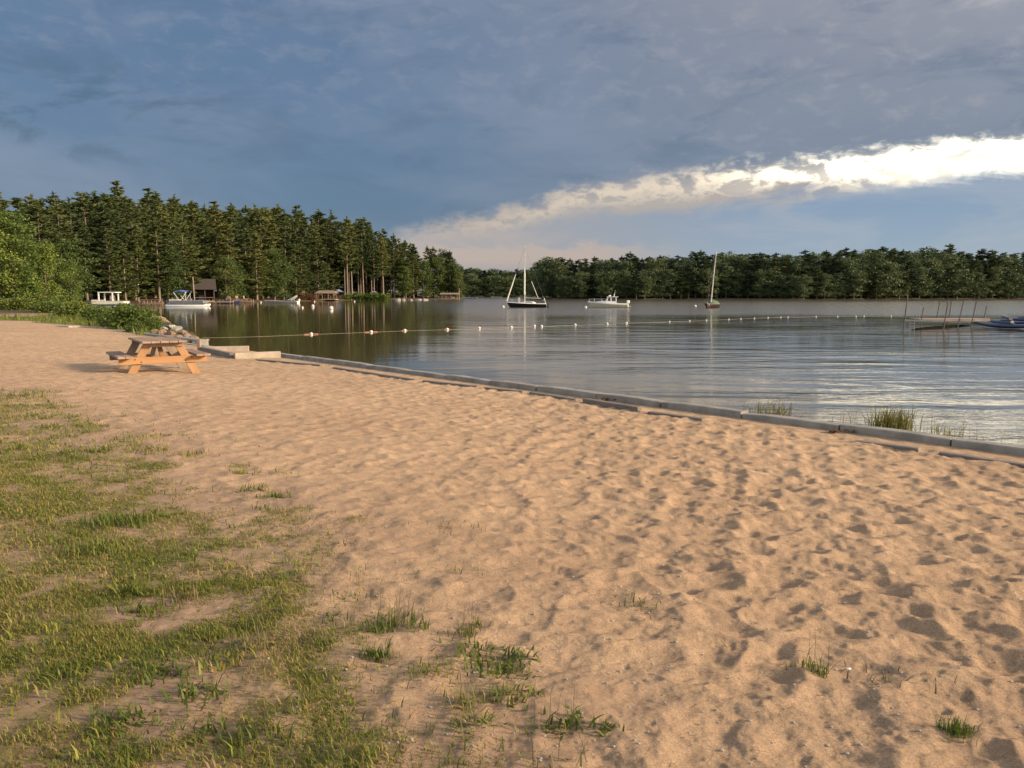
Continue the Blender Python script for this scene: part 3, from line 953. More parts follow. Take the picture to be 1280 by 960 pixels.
# the tip of the point: rounded broadleaf trees down to the water and a ragged pine
for i, (px, py, top, kind, lab) in enumerate([(506, 374.7, 322, 0, 'rounded green tree above the first pale boulders'), (513, 374.6, 330, 0, 'small rounded green tree between the pale boulders'), (520, 374.4, 306, 1, 'tall pine first of the tip trees'), (530, 374.5, 322, 0, 'rounded green tree before the tall tip pine'), (541, 374.4, 309, 1, 'layered pine in the middle of the tip'), (548, 374.5, 318, 0, 'rounded green tree, second along the tip'),
                                              (556, 374.3, 311, 0, 'tall rounded green tree at the tip'), (563, 374.4, 313, 1, 'ragged pine with out-flung boughs at the tip'), (568, 374.4, 322, 0, 'last full green tree of the wooded tip'), (573, 374.4, 338, 0, 'lowest green tree at the very end of the tip')]):
    Y = P2(px, py)[1] + 5 + (i % 3) * 3; x = atx(px, Y); z = gz(x, Y)
    H = topz(top, Y) - z
    if kind: place_tree(pine_protos, H, 24.0, (x, Y, z), 'pine_tree', lab, 'pines on the wooded point', wide=1.25)
    else: place_tree(mid_protos, H, 12.0, (x, Y, z), 'broadleaf_tree', lab, 'broadleaf trees on the wooded point', wide=.85)
# leafy trees close by at the left edge of the wood
for i, (px, top, Y, w, lab) in enumerate([(-18, 258, 92, 1.15, 'broad bright green leafy tree cut by the picture edge'), (22, 266, 96, 1.1, 'full bright green leafy tree, tallest beside the shrubs'), (62, 300, 100, 1.0, 'mid-sized leafy tree between the full one and the twin trunks'),
                                       (92, 322, 106, .9, 'lower leafy tree over pale twin trunks by the shrubs'), (-48, 285, 86, 1.1, 'leafy tree mostly outside the picture behind the shrubs')]):
    x = atx(px, Y); z = gz(x, Y)
    place_tree(broad_protos, topz(top, Y) - z, 12.0, (x, Y, z), 'broadleaf_tree', lab, 'leafy trees beside the shrub band', wide=w)
# the far shore on the right
FAR = [(668, 373.0), (690, 374.0), (800, 374.1), (900, 374.0), (1000, 374.2), (1150, 373.8), (1300, 373.4), (1380, 373.3)]
for ri, (off, sp_px, h0, h1, pb) in enumerate([(4, 12.5, .50, .78, .66), (11, 13.0, .78, .95, .50), (22, 12.0, .92, 1.04, .30)]):
    px = 664 + rnd.uniform(0, sp_px)
    while px < 1330:
        base = P2(px, float(np.interp(px, [a for a, b in FAR], [b for a, b in FAR])))
        Y = base[1] + off + rnd.uniform(-2.5, 3.5)
        x = atx(px, Y); z = gz(x, Y)
        Hm = topz(sky(px, SKY_R), Y) - z
        H = Hm * rnd.uniform(h0, h1) * (1.0 if ri < 2 else rnd.choice([1, .97, 1.03]))
        lab_z = zone(px, ZR)
        if rnd.random() < pb:
            place_tree(farbroad_protos, H, 16.0, (x, Y, z), 'broadleaf_tree', f'{["dull green broadleaf tree at the waterline", "broadleaf tree in the middle rank", "rounded broadleaf tree on the skyline"][ri]} {lab_z}', 'trees of the far shore', wide=1.25)
        else:
            place_tree(farpine_protos, H, 22.0, (x, Y, z), 'pine_tree', f'{["dark pine at the waterline", "dark pine in the middle rank", "ragged pine on the skyline"][ri]} {lab_z}', 'trees of the far shore', wide=1.5)
        px += sp_px * rnd.uniform(.7, 1.3)
# across the far bay
for ri, (yrow, sp_px, h0, h1) in enumerate([(371.5, 6.0, .55, .85), (370.9, 6.5, .90, 1.04)]):
    px = 572
    while px < 668:
        Y = P2(px, yrow)[1] * (1 + ri * .03) + 8; x = atx(px, Y); z = gz(x, Y)
        H = (topz(sky(px, SKY_R), Y) - z) * rnd.uniform(h0, h1)
        if rnd.random() < .6 - .3 * ri:
            place_tree(farbroad_protos, H, 16.0, (x, Y, z), 'broadleaf_tree', f'{["small broadleaf tree low down", "small broadleaf tree on the skyline"][ri]} {zone(px, ZR)}', 'trees of the far bay', wide=1.5)
        else:
            place_tree(farpine_protos, H, 22.0, (x, Y, z), 'pine_tree', f'{["small dark pine at the waterline", "small dark pine on the skyline"][ri]} {zone(px, ZR)}', 'trees of the far bay', wide=1.5)
        px += sp_px * rnd.uniform(.7, 1.3)

# the woods behind, one mass nobody could count
def forest_mass():
    rs = np.random.RandomState(3)
    sm = [make_pine(200 + i, 20.0, .05, 4.4, 'spruce', dens=.32, leaf=1.9)[1] for i in range(2)]
    arrs = []
    for me in sm:
        V = np.zeros(len(me.vertices) * 3, np.float32); me.vertices.foreach_get('co', V); arrs.append(V.reshape(-1, 3, 3))
    out = []
    def put(x, y, H):
        A = arrs[rs.randint(2)]; a = rs.rand() * 6.28; s = H / 20.0
        c, q = math.cos(a), math.sin(a)
        B = A.copy(); B[:, :, 0] = (A[:, :, 0] * c - A[:, :, 1] * q) * s * 1.15 + x; B[:, :, 1] = (A[:, :, 0] * q + A[:, :, 1] * c) * s * 1.15 + y
        B[:, :, 2] = A[:, :, 2] * s + gz(x, y); out.append(B)
    for off in (36, 46, 58):
        t = 0
        while t < tot:
            p, nr = along(t); q = p + nr * (off + rs.uniform(-4, 4)); t += rs.uniform(5, 8)
            px = 640 + FPX * q[0] / q[1]
            if px < -160 or px > 560 or -lake_sd(np.array([q[0]]), np.array([q[1]]))[0] < 4: continue
            put(q[0], q[1], (topz(sky(px, SKY_L) + 8, q[1]) - gz(q[0], q[1])) * rs.uniform(.86, .98))
    for off in (34, 46):
        px = 676
        while px < 1420:
            base = P2(min(px, 1300), float(np.interp(px, [a for a, b in FAR], [b for a, b in FAR]))); Y = base[1] + off + rs.uniform(-4, 4)
            x = atx(px, Y); put(x, Y, (topz(sky(px, SKY_R) + 4, Y) - gz(x, Y)) * rs.uniform(.88, 1.0)); px += rs.uniform(11, 17)
    px = 556
    while px < 700:
        Y = 760 + rs.uniform(-10, 10); x = atx(px, Y); put(x, Y, (topz(sky(px, SKY_R) + 2, Y) - gz(x, Y)) * rs.uniform(.9, 1.0)); px += rs.uniform(4, 6)
    me = soup('forest', np.concatenate(out), M['spruce'])
    o = mesh_obj('forest', me); tag(o, 'dark mass of woods behind the shoreline trees', None, kind='stuff')


forest_mass()

# ------------------------------------------------------------------ shrubs
def make_shrub(seed, H, W, matn, n=1500, size=.16):
    rs = np.random.RandomState(seed)
    mb = MB(); P = []
    m = 9
    for k in range(m):
        az = k * 2.4 + rs.normal() * .3; rr_ = W * .5 * math.sqrt(rs.uniform(.02, 1)) * .8
        c = np.array([math.cos(az) * rr_, math.sin(az) * rr_, H * rs.uniform(.3, .85) * (1 - .45 * (rr_ / (W * .5)) ** 2)])
        mb.tube([(c[0] * .2, c[1] * .2, -.1), tuple(c * .6), tuple(c)], [.02 * H, .014 * H, .006 * H], 4, cap=False)
        pts = c + rs.normal(size=(n // m, 3)) * np.array([.17 * W, .17 * W, .17 * H])
        P.append(pts)
        low = np.stack([c[0] + rs.normal(size=n // m // 2) * .2 * W, c[1] + rs.normal(size=n // m // 2) * .2 * W, rs.uniform(0, .5, n // m // 2) * H], 1); P.append(low)
    P = np.concatenate(P); P = P[(P[:, 2] > .0) & (P[:, 2] < H * 1.05)]
    Q = quads(P, size * rs.uniform(.5, 1.3, len(P)), rs, .3)
    return mb.mesh('stem', M['bark'], True), soup('foliage', Q, M[matn])


shrub_protos = [make_shrub(400 + i, 1.0, 1.5, 'shrub', 2600, .13) for i in range(3)]


def shrub(px, py_base, py_top, wpx, z, label, protos=shrub_protos, group='green shrubs behind the beach', name='shrub', Hp=1.0, Wp=1.5):
    c = pix(px, py_base, z); Y = c[1]
    zz = gz(c[0], Y)
    H = topz(py_top, Y) - zz; W = .74 * wpx / FPX * Y
    tm, cm = rnd.choice(protos)
    t = empty(name, (c[0], Y, zz - .03), rnd.uniform(0, 6.28)); t.scale = (W / Wp, W / Wp, H / Hp)
    tag(t, label, 'shrub', group); mesh_obj('stem', tm, t); mesh_obj('foliage', cm, t)


for a in [(168, 408, 380, 62, .45, 'big round green bush beside the rocks'), (140, 406, 386, 40, .45, 'dark green bush leaning on the big round one'), (192, 409, 396, 26, .45, 'low leafy bush spilling over the rocks'),
          (170, 411.5, 402, 26, .45, 'small yellow-green bush at the concrete strip'), (122, 399, 382, 44, .45, 'pale green shrub under the white boat canopy'), (95, 395, 377, 50, .5, 'spreading shrub below the pale twin trunks'),
          (62, 391, 374, 46, .5, 'dense shrub in the middle of the shrub band'), (28, 389, 372, 50, .5, 'bright shrub above the sandy track'), (-6, 388, 370, 50, .5, 'tall shrub at the picture edge above the track'), (78, 386, 369, 44, .5, 'rear shrub under the leafy trees'), (40, 385, 366, 50, .5, 'rear shrub before the full leafy tree'), (5, 384, 364, 50, .5, 'rear shrub shading the track bend'),
          (98, 391, 376, 36, .5, 'light shrub beside the parked boats'), (154, 399, 380, 30, .45, 'thin shrub with bare twigs over the moored boats'), (183, 404, 386, 30, .45, 'dark bush at the water edge of the thicket')]:
    shrub(*a)
# low hedge and the reddish bush on the point
hedge_pr = [make_shrub(420 + i, 1.0, 1.5, 'leaf', 700, .2) for i in range(2)]
for i, px in enumerate([438, 449, 460, 471, 482]):
    Y = P2(px, 375.4)[1] * .992
    c = (atx(px, Y), Y); zz = max(gz(*c), .1)
    tm, cm = hedge_pr[i % 2]
    t = empty('hedge_shrub', (c[0], c[1], zz - .1), i); t.scale = (15 / FPX * Y / 1.5, 15 / FPX * Y / 1.5, (topz(365.5, Y) - zz)); tag(t, f'rounded hedge shrub below the bare pine trunks, {ORD[i]} from the shelter', 'shrub', 'low hedge on the far bank'); mesh_obj('stem', tm, t); mesh_obj('foliage', cm, t)
red_pr = [make_shrub(430, 1.0, 1.5, 'redshrub', 700, .2)]
for i, (px, w, lab) in enumerate([(382, 14, 'rusty brown bush nearest the moored motorboat'), (391, 10, 'small rusty bush touching the shelter')]):
    Y = P2(px, 376.3)[1] * .995; c = (atx(px, Y), Y); tm, cm = red_pr[0]
    t = empty('rusty_bush', (c[0], c[1], 0), i); t.scale = (w / FPX * Y / 1.5, w / FPX * Y / 1.5, topz(366.5, Y)); tag(t, lab, 'shrub', 'rusty bushes on the far bank'); mesh_obj('stem', tm, t); mesh_obj('foliage', cm, t)
# ------------------------------------------------------------------ boats
def hull_secs(L, B, free, draft, bow_rise=.25, transom=.8, rake=.12, n=15, m=13, fine=2.2, power=2.4):
    """x = 0 at the stern, x = L at the bow; z = 0 is the waterline"""
    secs = []
    for i in range(n):
        u = i / (n - 1)
        b = B / 2 * (transom + (1 - transom) * math.sin(min(1, u / .45) * math.pi / 2)) * (1 - max(0, (u - .45) / .55) ** fine)
        b = max(b, .012)
        sh = free + bow_rise * u * u
        kl = -draft * (1 - max(0, (u - .55) / .45) ** 2.0) + (free * .2) * max(0, (u - .8) / .2) ** 2
        row = []
        for k in range(m):
            q = -1 + 2 * k / (m - 1)
            z = sh + (kl - sh) * (1 - abs(q) ** power)
            x = u * L + rake * L * u ** 3 * (z - kl) / (sh - kl + 1e-6) * .6
            row.append((x, q * b if abs(q) < 1 else q * b, z))
        secs.append(row)
    return secs


def hull(parent, name, secs, mat):
    mb = MB(); mb.loft(secs, cap=True)
    return mb.build(name, mat, parent, smooth=False)


def deck(parent, name, secs, mat, z_in=.0, thick=.03, inset=.97):
    mb = MB()
    rows = [[(s[0][0], s[0][1] * inset, s[0][2] + z_in), ((s[0][0] + s[-1][0]) / 2, 0, s[0][2] + z_in + thick), (s[-1][0], s[-1][1] * inset, s[-1][2] + z_in)] for s in secs]
    mb.loft(rows, cap=False)
    return mb.build(name, mat, parent)


def place(t, px, py, heading):
    c = pix(px, py, 0); t.location = (c[0], c[1], 0); t.rotation_euler = (0, 0, heading)


def sailboat_black():
    t = empty('sailboat', (0, 0, 0)); tag(t, 'black-hulled sailboat with a furled white headsail and tall bare mast', 'sailboat')
    secs = hull_secs(6.1, 2.2, .52, .35, .28, .72, .10)
    hull(t, 'hull', secs, M['black'])
    # boot stripe at the waterline
    mb = MB()
    for sgn in (0, -1):
        row = []
        for s in secs:
            k = 2 if sgn == 0 else len(s) - 3
            a = s[k]; row.append([(a[0], a[1] * 1.015, .02), (a[0], a[1] * 1.02, .12)])
    o = deck(t, 'deck', secs, M['white'], .02, .06, 1.01)
    mb = MB(); mb.loft([[(x, -w, .60 + .02 * x / 6), (x + d, -w * .85, .60 + h), (x + d, w * .85, .60 + h), (x, w, .60 + .02)] for x, w, h, d in [(1.7, .72, .12, 0), (2.1, .75, .34, .05), (3.6, .66, .30, 0), (4.5, .42, .16, 0), (5.0, .2, .06, 0)]], cap=True)
    cab = mb.build('cabin', M['white'], t)
    for s in (-1, 1):
        mb = MB(); mb.beam((2.3, s * .70, .79), (3.4, s * .645, .78), .03, .09); mb.build('window', M['glass'], cab)
    mb = MB(); mb.box((.85, 0, .60), (1.3, 1.1, .12)); mb.build('cockpit', M['cream'], t, bevel=.03)
    mb = MB(); mb.box((-.03, 0, .42), (.06, .95, .3)); mb.build('transom_panel', M['cream'], t)
    mb = MB(); mb.beam((1.5, -1.075, .36), (.35, -.93, .34), .03, .2); mb.build('fender_board', M['cream'], t)
    X = 3.55
    mh = 9.9
    mb = MB(); mb.tube([(X, 0, .7), (X, 0, mh * .45)], .085, 8); mb.tube([(X, 0, mh * .45), (X, 0, mh)], [.065, .045], 8); ms = mb.build('mast', M['mast'], t)
    mb = MB(); mb.beam((X, -.75, 5.6), (X, .75, 5.6), .05, .04); mb.build('spreader', M['mast'], ms)
    mb = MB(); mb.tube([(X + .02, 0, 2.1), (X + .02, 0, 5.4), (X + .02, 0, 6.6)], [.13, .12, .05], 8); mb.build('sail_track_cover', M['sail'], ms)
    mb = MB(); mb.tube([(X, 0, 1.55), (X - 2.7, 0, 1.45)], .05, 8); mb.build('boom', M['mast'], t)
    bow = (6.55, 0, .84); top = (X, 0, mh - .2)
    f = lambda u: tuple(bow[i] + (top[i] - bow[i]) * u for i in range(3))
    mb = MB(); mb.tube([f(.02), f(.25), f(.48), f(.52)], [.10, .095, .06, .02], 8); mb.build('furled_headsail', M['sail'], t)
    mb = MB(); mb.tube([f(0), f(1)], .012, 5); mb.build('forestay', M['darkm'], t)
    mb = MB(); mb.tube([(.05, 0, .6), (X, 0, mh - .1)], .010, 5); mb.build('backstay', M['darkm'], t)
    for s in (-1, 1):
        mb = MB(); mb.tube([(X - .25, s * 1.0, .6), (X, s * .72, 5.6), (X, 0, mh - .4)], .010, 5); mb.build('shroud', M['darkm'], t)
    mb = MB(); mb.tube([(X - 1.1, 0, 4.2), (X - 2.2, 0, 1.5)], .05, 6); mb.build('topping_strut', M['mast'], t)
    for (xx, yy) in ((4.6, -.35), (4.35, .3)):
        mb = MB(); mb.tube([(xx, yy, .7), (xx, yy, 1.6)], .05, 6); mb.build('stanchion', M['cream'], t)
    mb = MB(); mb.tube([(.1, -.5, .55), (.35, -.5, 1.5)], .025, 6); mb.tube([(.1, .5, .55), (.35, .5, 1.5)], .025, 6); mb.tube([(.35, -.5, 1.5), (.35, .5, 1.5)], .025, 6); mb.build('stern_rail', M['alu'], t)
    mb = MB(); mb.tube([(6.5, 0, .82), (6.3, -.25, 1.4), (5.6, -.55, 1.25), (5.5, -.55, .75)], .022, 6); mb.tube([(6.3, -.25, 1.4), (6.3, .25, 1.4), (5.6, .55, 1.25), (5.5, .55, .75)], .022, 6); mb.build('bow_rail', M['alu'], t)
    mb = MB(); mb.box((-.28, .3, .35), (.28, .3, .75)); mb.build('outboard', M['darkm'], t, bevel=.06)
    mb = MB(); mb.box((.4, 0, 1.15), (.5, .05, .3)); mb.build('tiller_cover', M['grey'], t, bevel=.02)
    place(t, 683, 384.2, math.radians(180 - 4))
    return t


def cabin_boat():
    t = empty('cabin_boat', (0, 0, 0)); tag(t, 'white cabin motorboat with a wheelhouse and outboard, bow to the left', 'motorboat')
    secs = hull_secs(5.7, 2.25, .62, .3, .34, .9, .16)
    hull(t, 'hull', secs, M['cream'])
    mb = MB()
    for side in (0, -1):
        rows = [[(s[side][0], s[side][1] * 1.0 + (.03 if side else -.03), s[side][2] - .14), (s[side][0], s[side][1] + (.035 if side else -.035), s[side][2] + .03)] for s in secs]
        mb.loft(rows, cap=False)
    mb.build('rub_rail', M['white'], t)
    deck(t, 'deck', secs, M['white'], .0, .05)
    # trunk cabin forward and wheelhouse
    mb = MB(); mb.loft([[(x, -w, z0), (x + dx, -w * .85, z0 + h), (x + dx, w * .85, z0 + h), (x, w, z0)] for x, w, z0, h, dx in [(2.3, .88, .66, .40, 0), (3.6, .78, .70, .36, .0), (4.5, .5, .78, .22, -.05), (5.1, .2, .86, .05, 0)]], cap=True)
    mb.build('foredeck_cabin', M['white'], t)
    wh = MB()
    for s in (-1, 1):
        wh.beam((1.75, s * .86, .82), (3.35, s * .80, .86), .05, .40)
        for x0, x1 in ((1.78, 1.78), (2.55, 2.6), (3.3, 3.05)):
            wh.beam((x0, s * .85, 1.0), (x1, s * .76, 1.66), .06, .12, up=(1, 0, 0))
    wh.beam((1.75, -.84, .82), (1.75, .84, .82), .05, .40)
    w = wh.build('wheelhouse', M['white'], t)
    mb = MB(); mb.box((2.35, 0, 1.70), (1.75, 1.72, .08)); mb.build('roof', M['white'], t, bevel=.03)
    for s in (-1, 1):
        mb = MB(); mb.add([(1.85, s * .82, 1.04), (2.5, s * .82, 1.04), (2.52, s * .775, 1.62), (1.85, s * .775, 1.62)], [(0, 1, 2, 3)]); mb.add([(2.66, s * .80, 1.04), (3.2, s * .80, 1.06), (3.02, s * .76, 1.62), (2.68, s * .765, 1.62)], [(0, 1, 2, 3)])
        mb.build('side_window', M['glass'], w)
    mb = MB(); mb.add([(3.30, -.74, 1.06), (3.30, .74, 1.06), (3.06, .70, 1.62), (3.06, -.70, 1.62)], [(0, 1, 2, 3)]); mb.build('windscreen', M['glass'], w)
    mb = MB(); mb.beam((3.35, -.93, .74), (2.95, -.97, .73), .02, .1); mb.build('porthole', M['glass'], t)
    mb = MB(); mb.ball((2.75, 0, 1.88), .20, 12, 8, (1.1, 1.1, .55)); mb.build('radar_dome', M['white'], t, smooth=True)
    mb = MB(); mb.tube([(2.1, 0, 1.7), (1.95, 0, 2.35)], [.06, .03], 6); mb.tube([(2.0, -.3, 1.74), (1.85, -.3, 2.8)], .012, 5); mb.build('antenna', M['white'], t)
    mb = MB(); mb.tube([(4.0, -.6, 1.05), (4.0, -.6, 1.4), (3.0, -.75, 1.5)], .02, 5); mb.tube([(6.0, 0, 1.35), (5.2, -.45, 1.38), (4.0, -.72, 1.36)], .02, 5); mb.tube([(6.0, 0, 1.35), (5.2, .45, 1.38), (4.0, .72, 1.36)], .02, 5)
    for xx, yy in ((6.0, 0), (5.2, -.45), (5.2, .45), (4.0, -.72), (4.0, .72)): mb.tube([(xx, yy, .8), (xx, yy, 1.37)], .018, 5)
    mb.build('bow_rail', M['alu'], t)
    mb = MB(); mb.box((-.22, 0, .92), (.48, .42, .5)); ob = mb.build('outboard_motor', M['white'], t, bevel=.09)
    mb = MB(); mb.box((-.2, 0, .4), (.2, .2, .7)); mb.build('outboard_leg', M['white'], ob, bevel=.03)
    mb = MB(); mb.box((-.32, .75, .22), (.42, .5, .07)); mb.build('swim_step', M['white'], t, bevel=.02)
    place(t, 783.5, 384.5, math.radians(180 - 3))
    return t


def sailboat_red():
    t = empty('sailboat', (0, 0, 0)); tag(t, 'small dark red sailboat under a green cover, mast leaning slightly', 'sailboat')
    secs = hull_secs(5.6, 2.1, .50, .35, .22, .75, .10)
    hull(t, 'hull', secs, M['red'])
    mb = MB()
    for side in (0, -1):
        rows = [[(s[side][0], s[side][1] + (.03 if side else -.03), s[side][2] - .10), (s[side][0], s[side][1] + (.03 if side else -.03), s[side][2] + .03)] for s in secs]
        mb.loft(rows, cap=False)
    mb.build('sheer_stripe', M['black'], t)
    deck(t, 'deck', secs, M['cream'], .01, .06)
    mb = MB(); mb.loft([[(x, -w, .52), (x, -w * .6, .52 + h * .7), (x, 0, .52 + h), (x, w * .6, .52 + h * .7), (x, w, .52)] for x, w, h in [(.2, .7, .3), (1.0, .95, .62), (2.2, .98, .8), (3.1, .8, .55), (3.9, .5, .22)]], cap=True)
    mb.build('boat_cover', M['green'], t, smooth=True)
    mb = MB(); mb.tube([(3.5, 0, .55), (3.5, .28, 4.6), (3.5, .62, 8.7)], [.10, .085, .06], 8); ms = mb.build('mast', M['mast'], t)
    mb = MB(); mb.beam((3.5, -.5, 4.8), (3.5, 1.1, 4.8), .04, .03); mb.build('spreader', M['mast'], ms)
    mb = MB(); mb.tube([(5.9, 0, .72), (3.5, .60, 8.5)], .010, 5); mb.build('forestay', M['darkm'], t)
    for s in (-1, 1):
        mb = MB(); mb.tube([(3.3, s * .95, .52), (3.5, .3 + s * .5, 4.8), (3.5, .6, 8.4)], .010, 5); mb.build('shroud', M['darkm'], t)
    place(t, 895, 384.4, math.radians(180 + 62))
    return t


def pontoon(px, py, L, head, label, canopy, fence, deckmat, canvas_h=1.9, cw=2.2):
    t = empty('pontoon_boat', (0, 0, 0)); tag(t, label, 'pontoon boat', 'pontoon boats in the cove')
    for s in (-1, 1):
        mb = MB(); mb.tube([(0, s * .85, .14), (.25, s * .85, .14), (L - .7, s * .85, .14), (L - .2, s * .85, .28), (L, s * .85, .4)], [.2, .30, .30, .2, .04], 12); mb.build('pontoon_tube', M['canvasw'] if canopy == 'blue' else M['alu'], t, smooth=True)
    mb = MB(); mb.box((L / 2, 0, .50), (L - .3, 2.4, .10)); mb.build('deck', M[deckmat], t, bevel=.02)
    for s in (-1, 1):
        mb = MB(); mb.box((L / 2 + .1, s * 1.15, .80), (L - 1.4, .05, .42)); f = mb.build('side_fence', M[fence], t, bevel=.01)
        mb = MB(); mb.tube([(.8, s * 1.15, 1.06), (L - .5, s * 1.15, 1.06)], .035, 6)
        for k in range(6): mb.tube([(.8 + k * (L - 1.3) / 5, s * 1.15, .55), (.8 + k * (L - 1.3) / 5, s * 1.15, 1.06)], .025, 6)
        mb.build('rail', M['alu'], f)
    mb = MB(); mb.box((L - .6, 0, .80), (.05, 2.2, .42)); mb.build('front_fence', M[fence], t, bevel=.01)
    for y in (-.75, .75):
        mb = MB(); mb.box((1.3, y, .75), (1.3, .55, .4)); mb.box((1.3, y * 1.3, 1.05), (1.3, .14, .4)); mb.build('bench_seat', M['cream'], t, bevel=.05)
    mb = MB(); mb.box((L * .52, .6, .95), (.5, .6, .8)); mb.build('helm_console', M['grey'], t, bevel=.05)
    if canopy == 'blue':
        x0 = L * .37
        mb = MB(); mb.loft([[(x, -1.15, z - .1), (x, -.7, z + .06), (x, 0, z + .12), (x, .7, z + .06), (x, 1.15, z - .1)] for x, z in [(x0 - cw / 2, 2.55), (x0, 2.75), (x0 + cw / 2, 2.6)]], cap=False)
        mb.loft([[(x, -1.15, z - .24), (x, -.7, z - .06), (x, 0, z), (x, .7, z - .06), (x, 1.15, z - .24)] for x, z in [(x0 - cw / 2, 2.55), (x0, 2.75), (x0 + cw / 2, 2.6)]], cap=False)
        mb.build('canopy', M['blue'], t)
        for s in (-1, 1):
            mb = MB()
            mb.tube([(x0 - .1, s * 1.13, 1.05), (x0 - cw / 2, s * 1.13, 2.45)], .035, 6); mb.tube([(x0 + .1, s * 1.13, 1.05), (x0 + cw / 2, s * 1.13, 2.5)], .035, 6); mb.tube([(x0 + .9, s * 1.13, 1.05), (x0 + .9, s * 1.13, 2.5)], .025, 6)
            mb.build('canopy_frame', M['canvasw'], t)
    else:
        x0 = L * .5
        mb = MB(); mb.box((x0, 0, 2.42), (cw * 1.12, 2.2, .12)); mb.build('canopy', M['canvasw'], t, bevel=.05)
        for s in (-1, 1):
            for dx in (-cw * .5, cw * .35):
                mb = MB(); mb.box((x0 + dx, s * 1.0, 1.72), (.2, .1, 1.35)); mb.build('canopy_post', M['canvasw'], t, bevel=.02)
    mb = MB(); mb.box((-.25, 0, .85), (.5, .45, .65)); m_ = mb.build('outboard_motor', M['darkm'], t, bevel=.1)
    mb = MB(); mb.box((-.22, 0, .2), (.2, .18, .9)); mb.build('outboard_leg', M['darkm'], m_, bevel=.03)
    place(t, px, py, head)
    return t


sailboat_black(); cabin_boat(); sailboat_red()
pontoon(209.5, 383.2, 7.1, math.radians(2), 'grey and white pontoon boat with a blue folding canopy', 'blue', 'grey', 'grey')
pontoon(113, 384.6, 6.2, math.radians(3), 'white-roofed pontoon boat half hidden behind the bushes', 'white', 'cream', 'grey', cw=2.5)


def runabout(px, py, L, head, label, hm, group, cover=None, prow=False):
    t = empty('motorboat', (0, 0, 0)); tag(t, label, 'motorboat', group)
    secs = hull_secs(L, L * .36, .45, .22, .22, .9, .14)
    hull(t, 'hull', secs, M[hm]); deck(t, 'deck', secs, M['white'], .01, .03)
    mb = MB(); mb.add([(L * .52, -.7, .6), (L * .60, 0, .65), (L * .52, .7, .6), (L * .46, .65, 1.02), (L * .53, 0, 1.06), (L * .46, -.65, 1.02)], [(0, 1, 4, 5), (1, 2, 3, 4)]); mb.build('windscreen', M['glass'], t)
    mb = MB(); mb.box((L * .28, 0, .62), (L * .3, 1.2, .26)); mb.build('seats', M['navy'] if cover is None else M[cover], t, bevel=.05)
    mb = MB(); mb.box((-.2, 0, .72), (.42, .4, .5)); mb.build('outboard_motor', M['white'] if prow else M['darkm'], t, bevel=.08)
    if prow:                                              # tilted wakeboard arch
        mb = MB(); mb.tube([(L * .20, -.75, .6), (L * .06, -.7, 1.7), (L * .06, .7, 1.7), (L * .20, .75, .6)], .075, 6); mb.tube([(L * .06, -.7, 1.7), (L * .3, -.72, .7)], .05, 6); mb.tube([(L * .06, .7, 1.7), (L * .3, .72, .7)], .05, 6); mb.build('tow_arch', M['white'], t)
    place(t, px, py, head)


runabout(373, 378.6, 8.0, math.radians(178), 'long white motorboat with a tilted arch moored before the pines', 'white', 'motorboats along the wooded point', prow=True)
runabout(272, 379.3, 5.0, math.radians(8), 'dark open motorboat beside the boathouse dock', 'navy', 'motorboats along the wooded point')
runabout(100, 383.6, 4.6, math.radians(10), 'purple-blue motorboat beached left of the white-roofed pontoon', 'navy', 'motorboats along the wooded point')
runabout(597, 372.8, 8.5, math.radians(176), 'tiny white boat moored across the far bay', 'white', 'boats across the far bay')
runabout(627, 372.4, 6.0, math.radians(176), 'tiny low boat beside the far bay shore', 'cream', 'boats across the far bay')

# ------------------------------------------------------------------ boathouse, shelter, docks
def boathouse():
    Y = P2(255, 379.4)[1] * 1.035; x = atx(257, Y); z = gz(x, Y)
    t = empty('boathouse', (x, Y, z), math.radians(25)); tag(t, 'dark brown boathouse with a low shingled roof and open front', 'boathouse')
    W, D, H = 4.6, 3.6, topz(361.5, Y) - z
    mb = MB(); mb.box((0, D / 2, H / 2), (W, .15, H)); mb.box((-W / 2, 0, H / 2), (.15, D, H)); mb.box((W / 2, 0, H / 2), (.15, D, H)); mb.build('wall', M['brownwall'], t)
    RH = topz(348.5, Y) - z
    mb = MB(); e = .5
    mb.loft([[(-W / 2 - e, -D / 2 - e, H - .1), (-W / 2 - e, 0, RH), (-W / 2 - e, D / 2 + e, H - .1)], [(W / 2 + e, -D / 2 - e, H - .1), (W / 2 + e, 0, RH), (W / 2 + e, D / 2 + e, H - .1)]], cap=True); mb.build('roof', M['brownroof'], t)
    for dx in (-W / 2 + .1, 0.2, W / 2 - .1):
        mb = MB(); mb.box((dx, -D / 2, H / 2 - .1), (.22, .22, H - .1)); mb.build('post', M['brownwall'], t)
    mb = MB(); mb.box((0, -.2, .1), (W, D, .2)); mb.build('floor_deck', M['dockw'], t)
    mb = MB(); mb.box((-.4, 1.2, .9), (1.1, .1, 1.2)); mb.build('bench_board', M['grey'], t)
    mb = MB(); mb.beam((-W / 2, -D / 2 - .05, .95), (W / 2, -D / 2 - .05, .95), .06, .08); mb.build('rail', M['oldwood'], t)


boathouse()


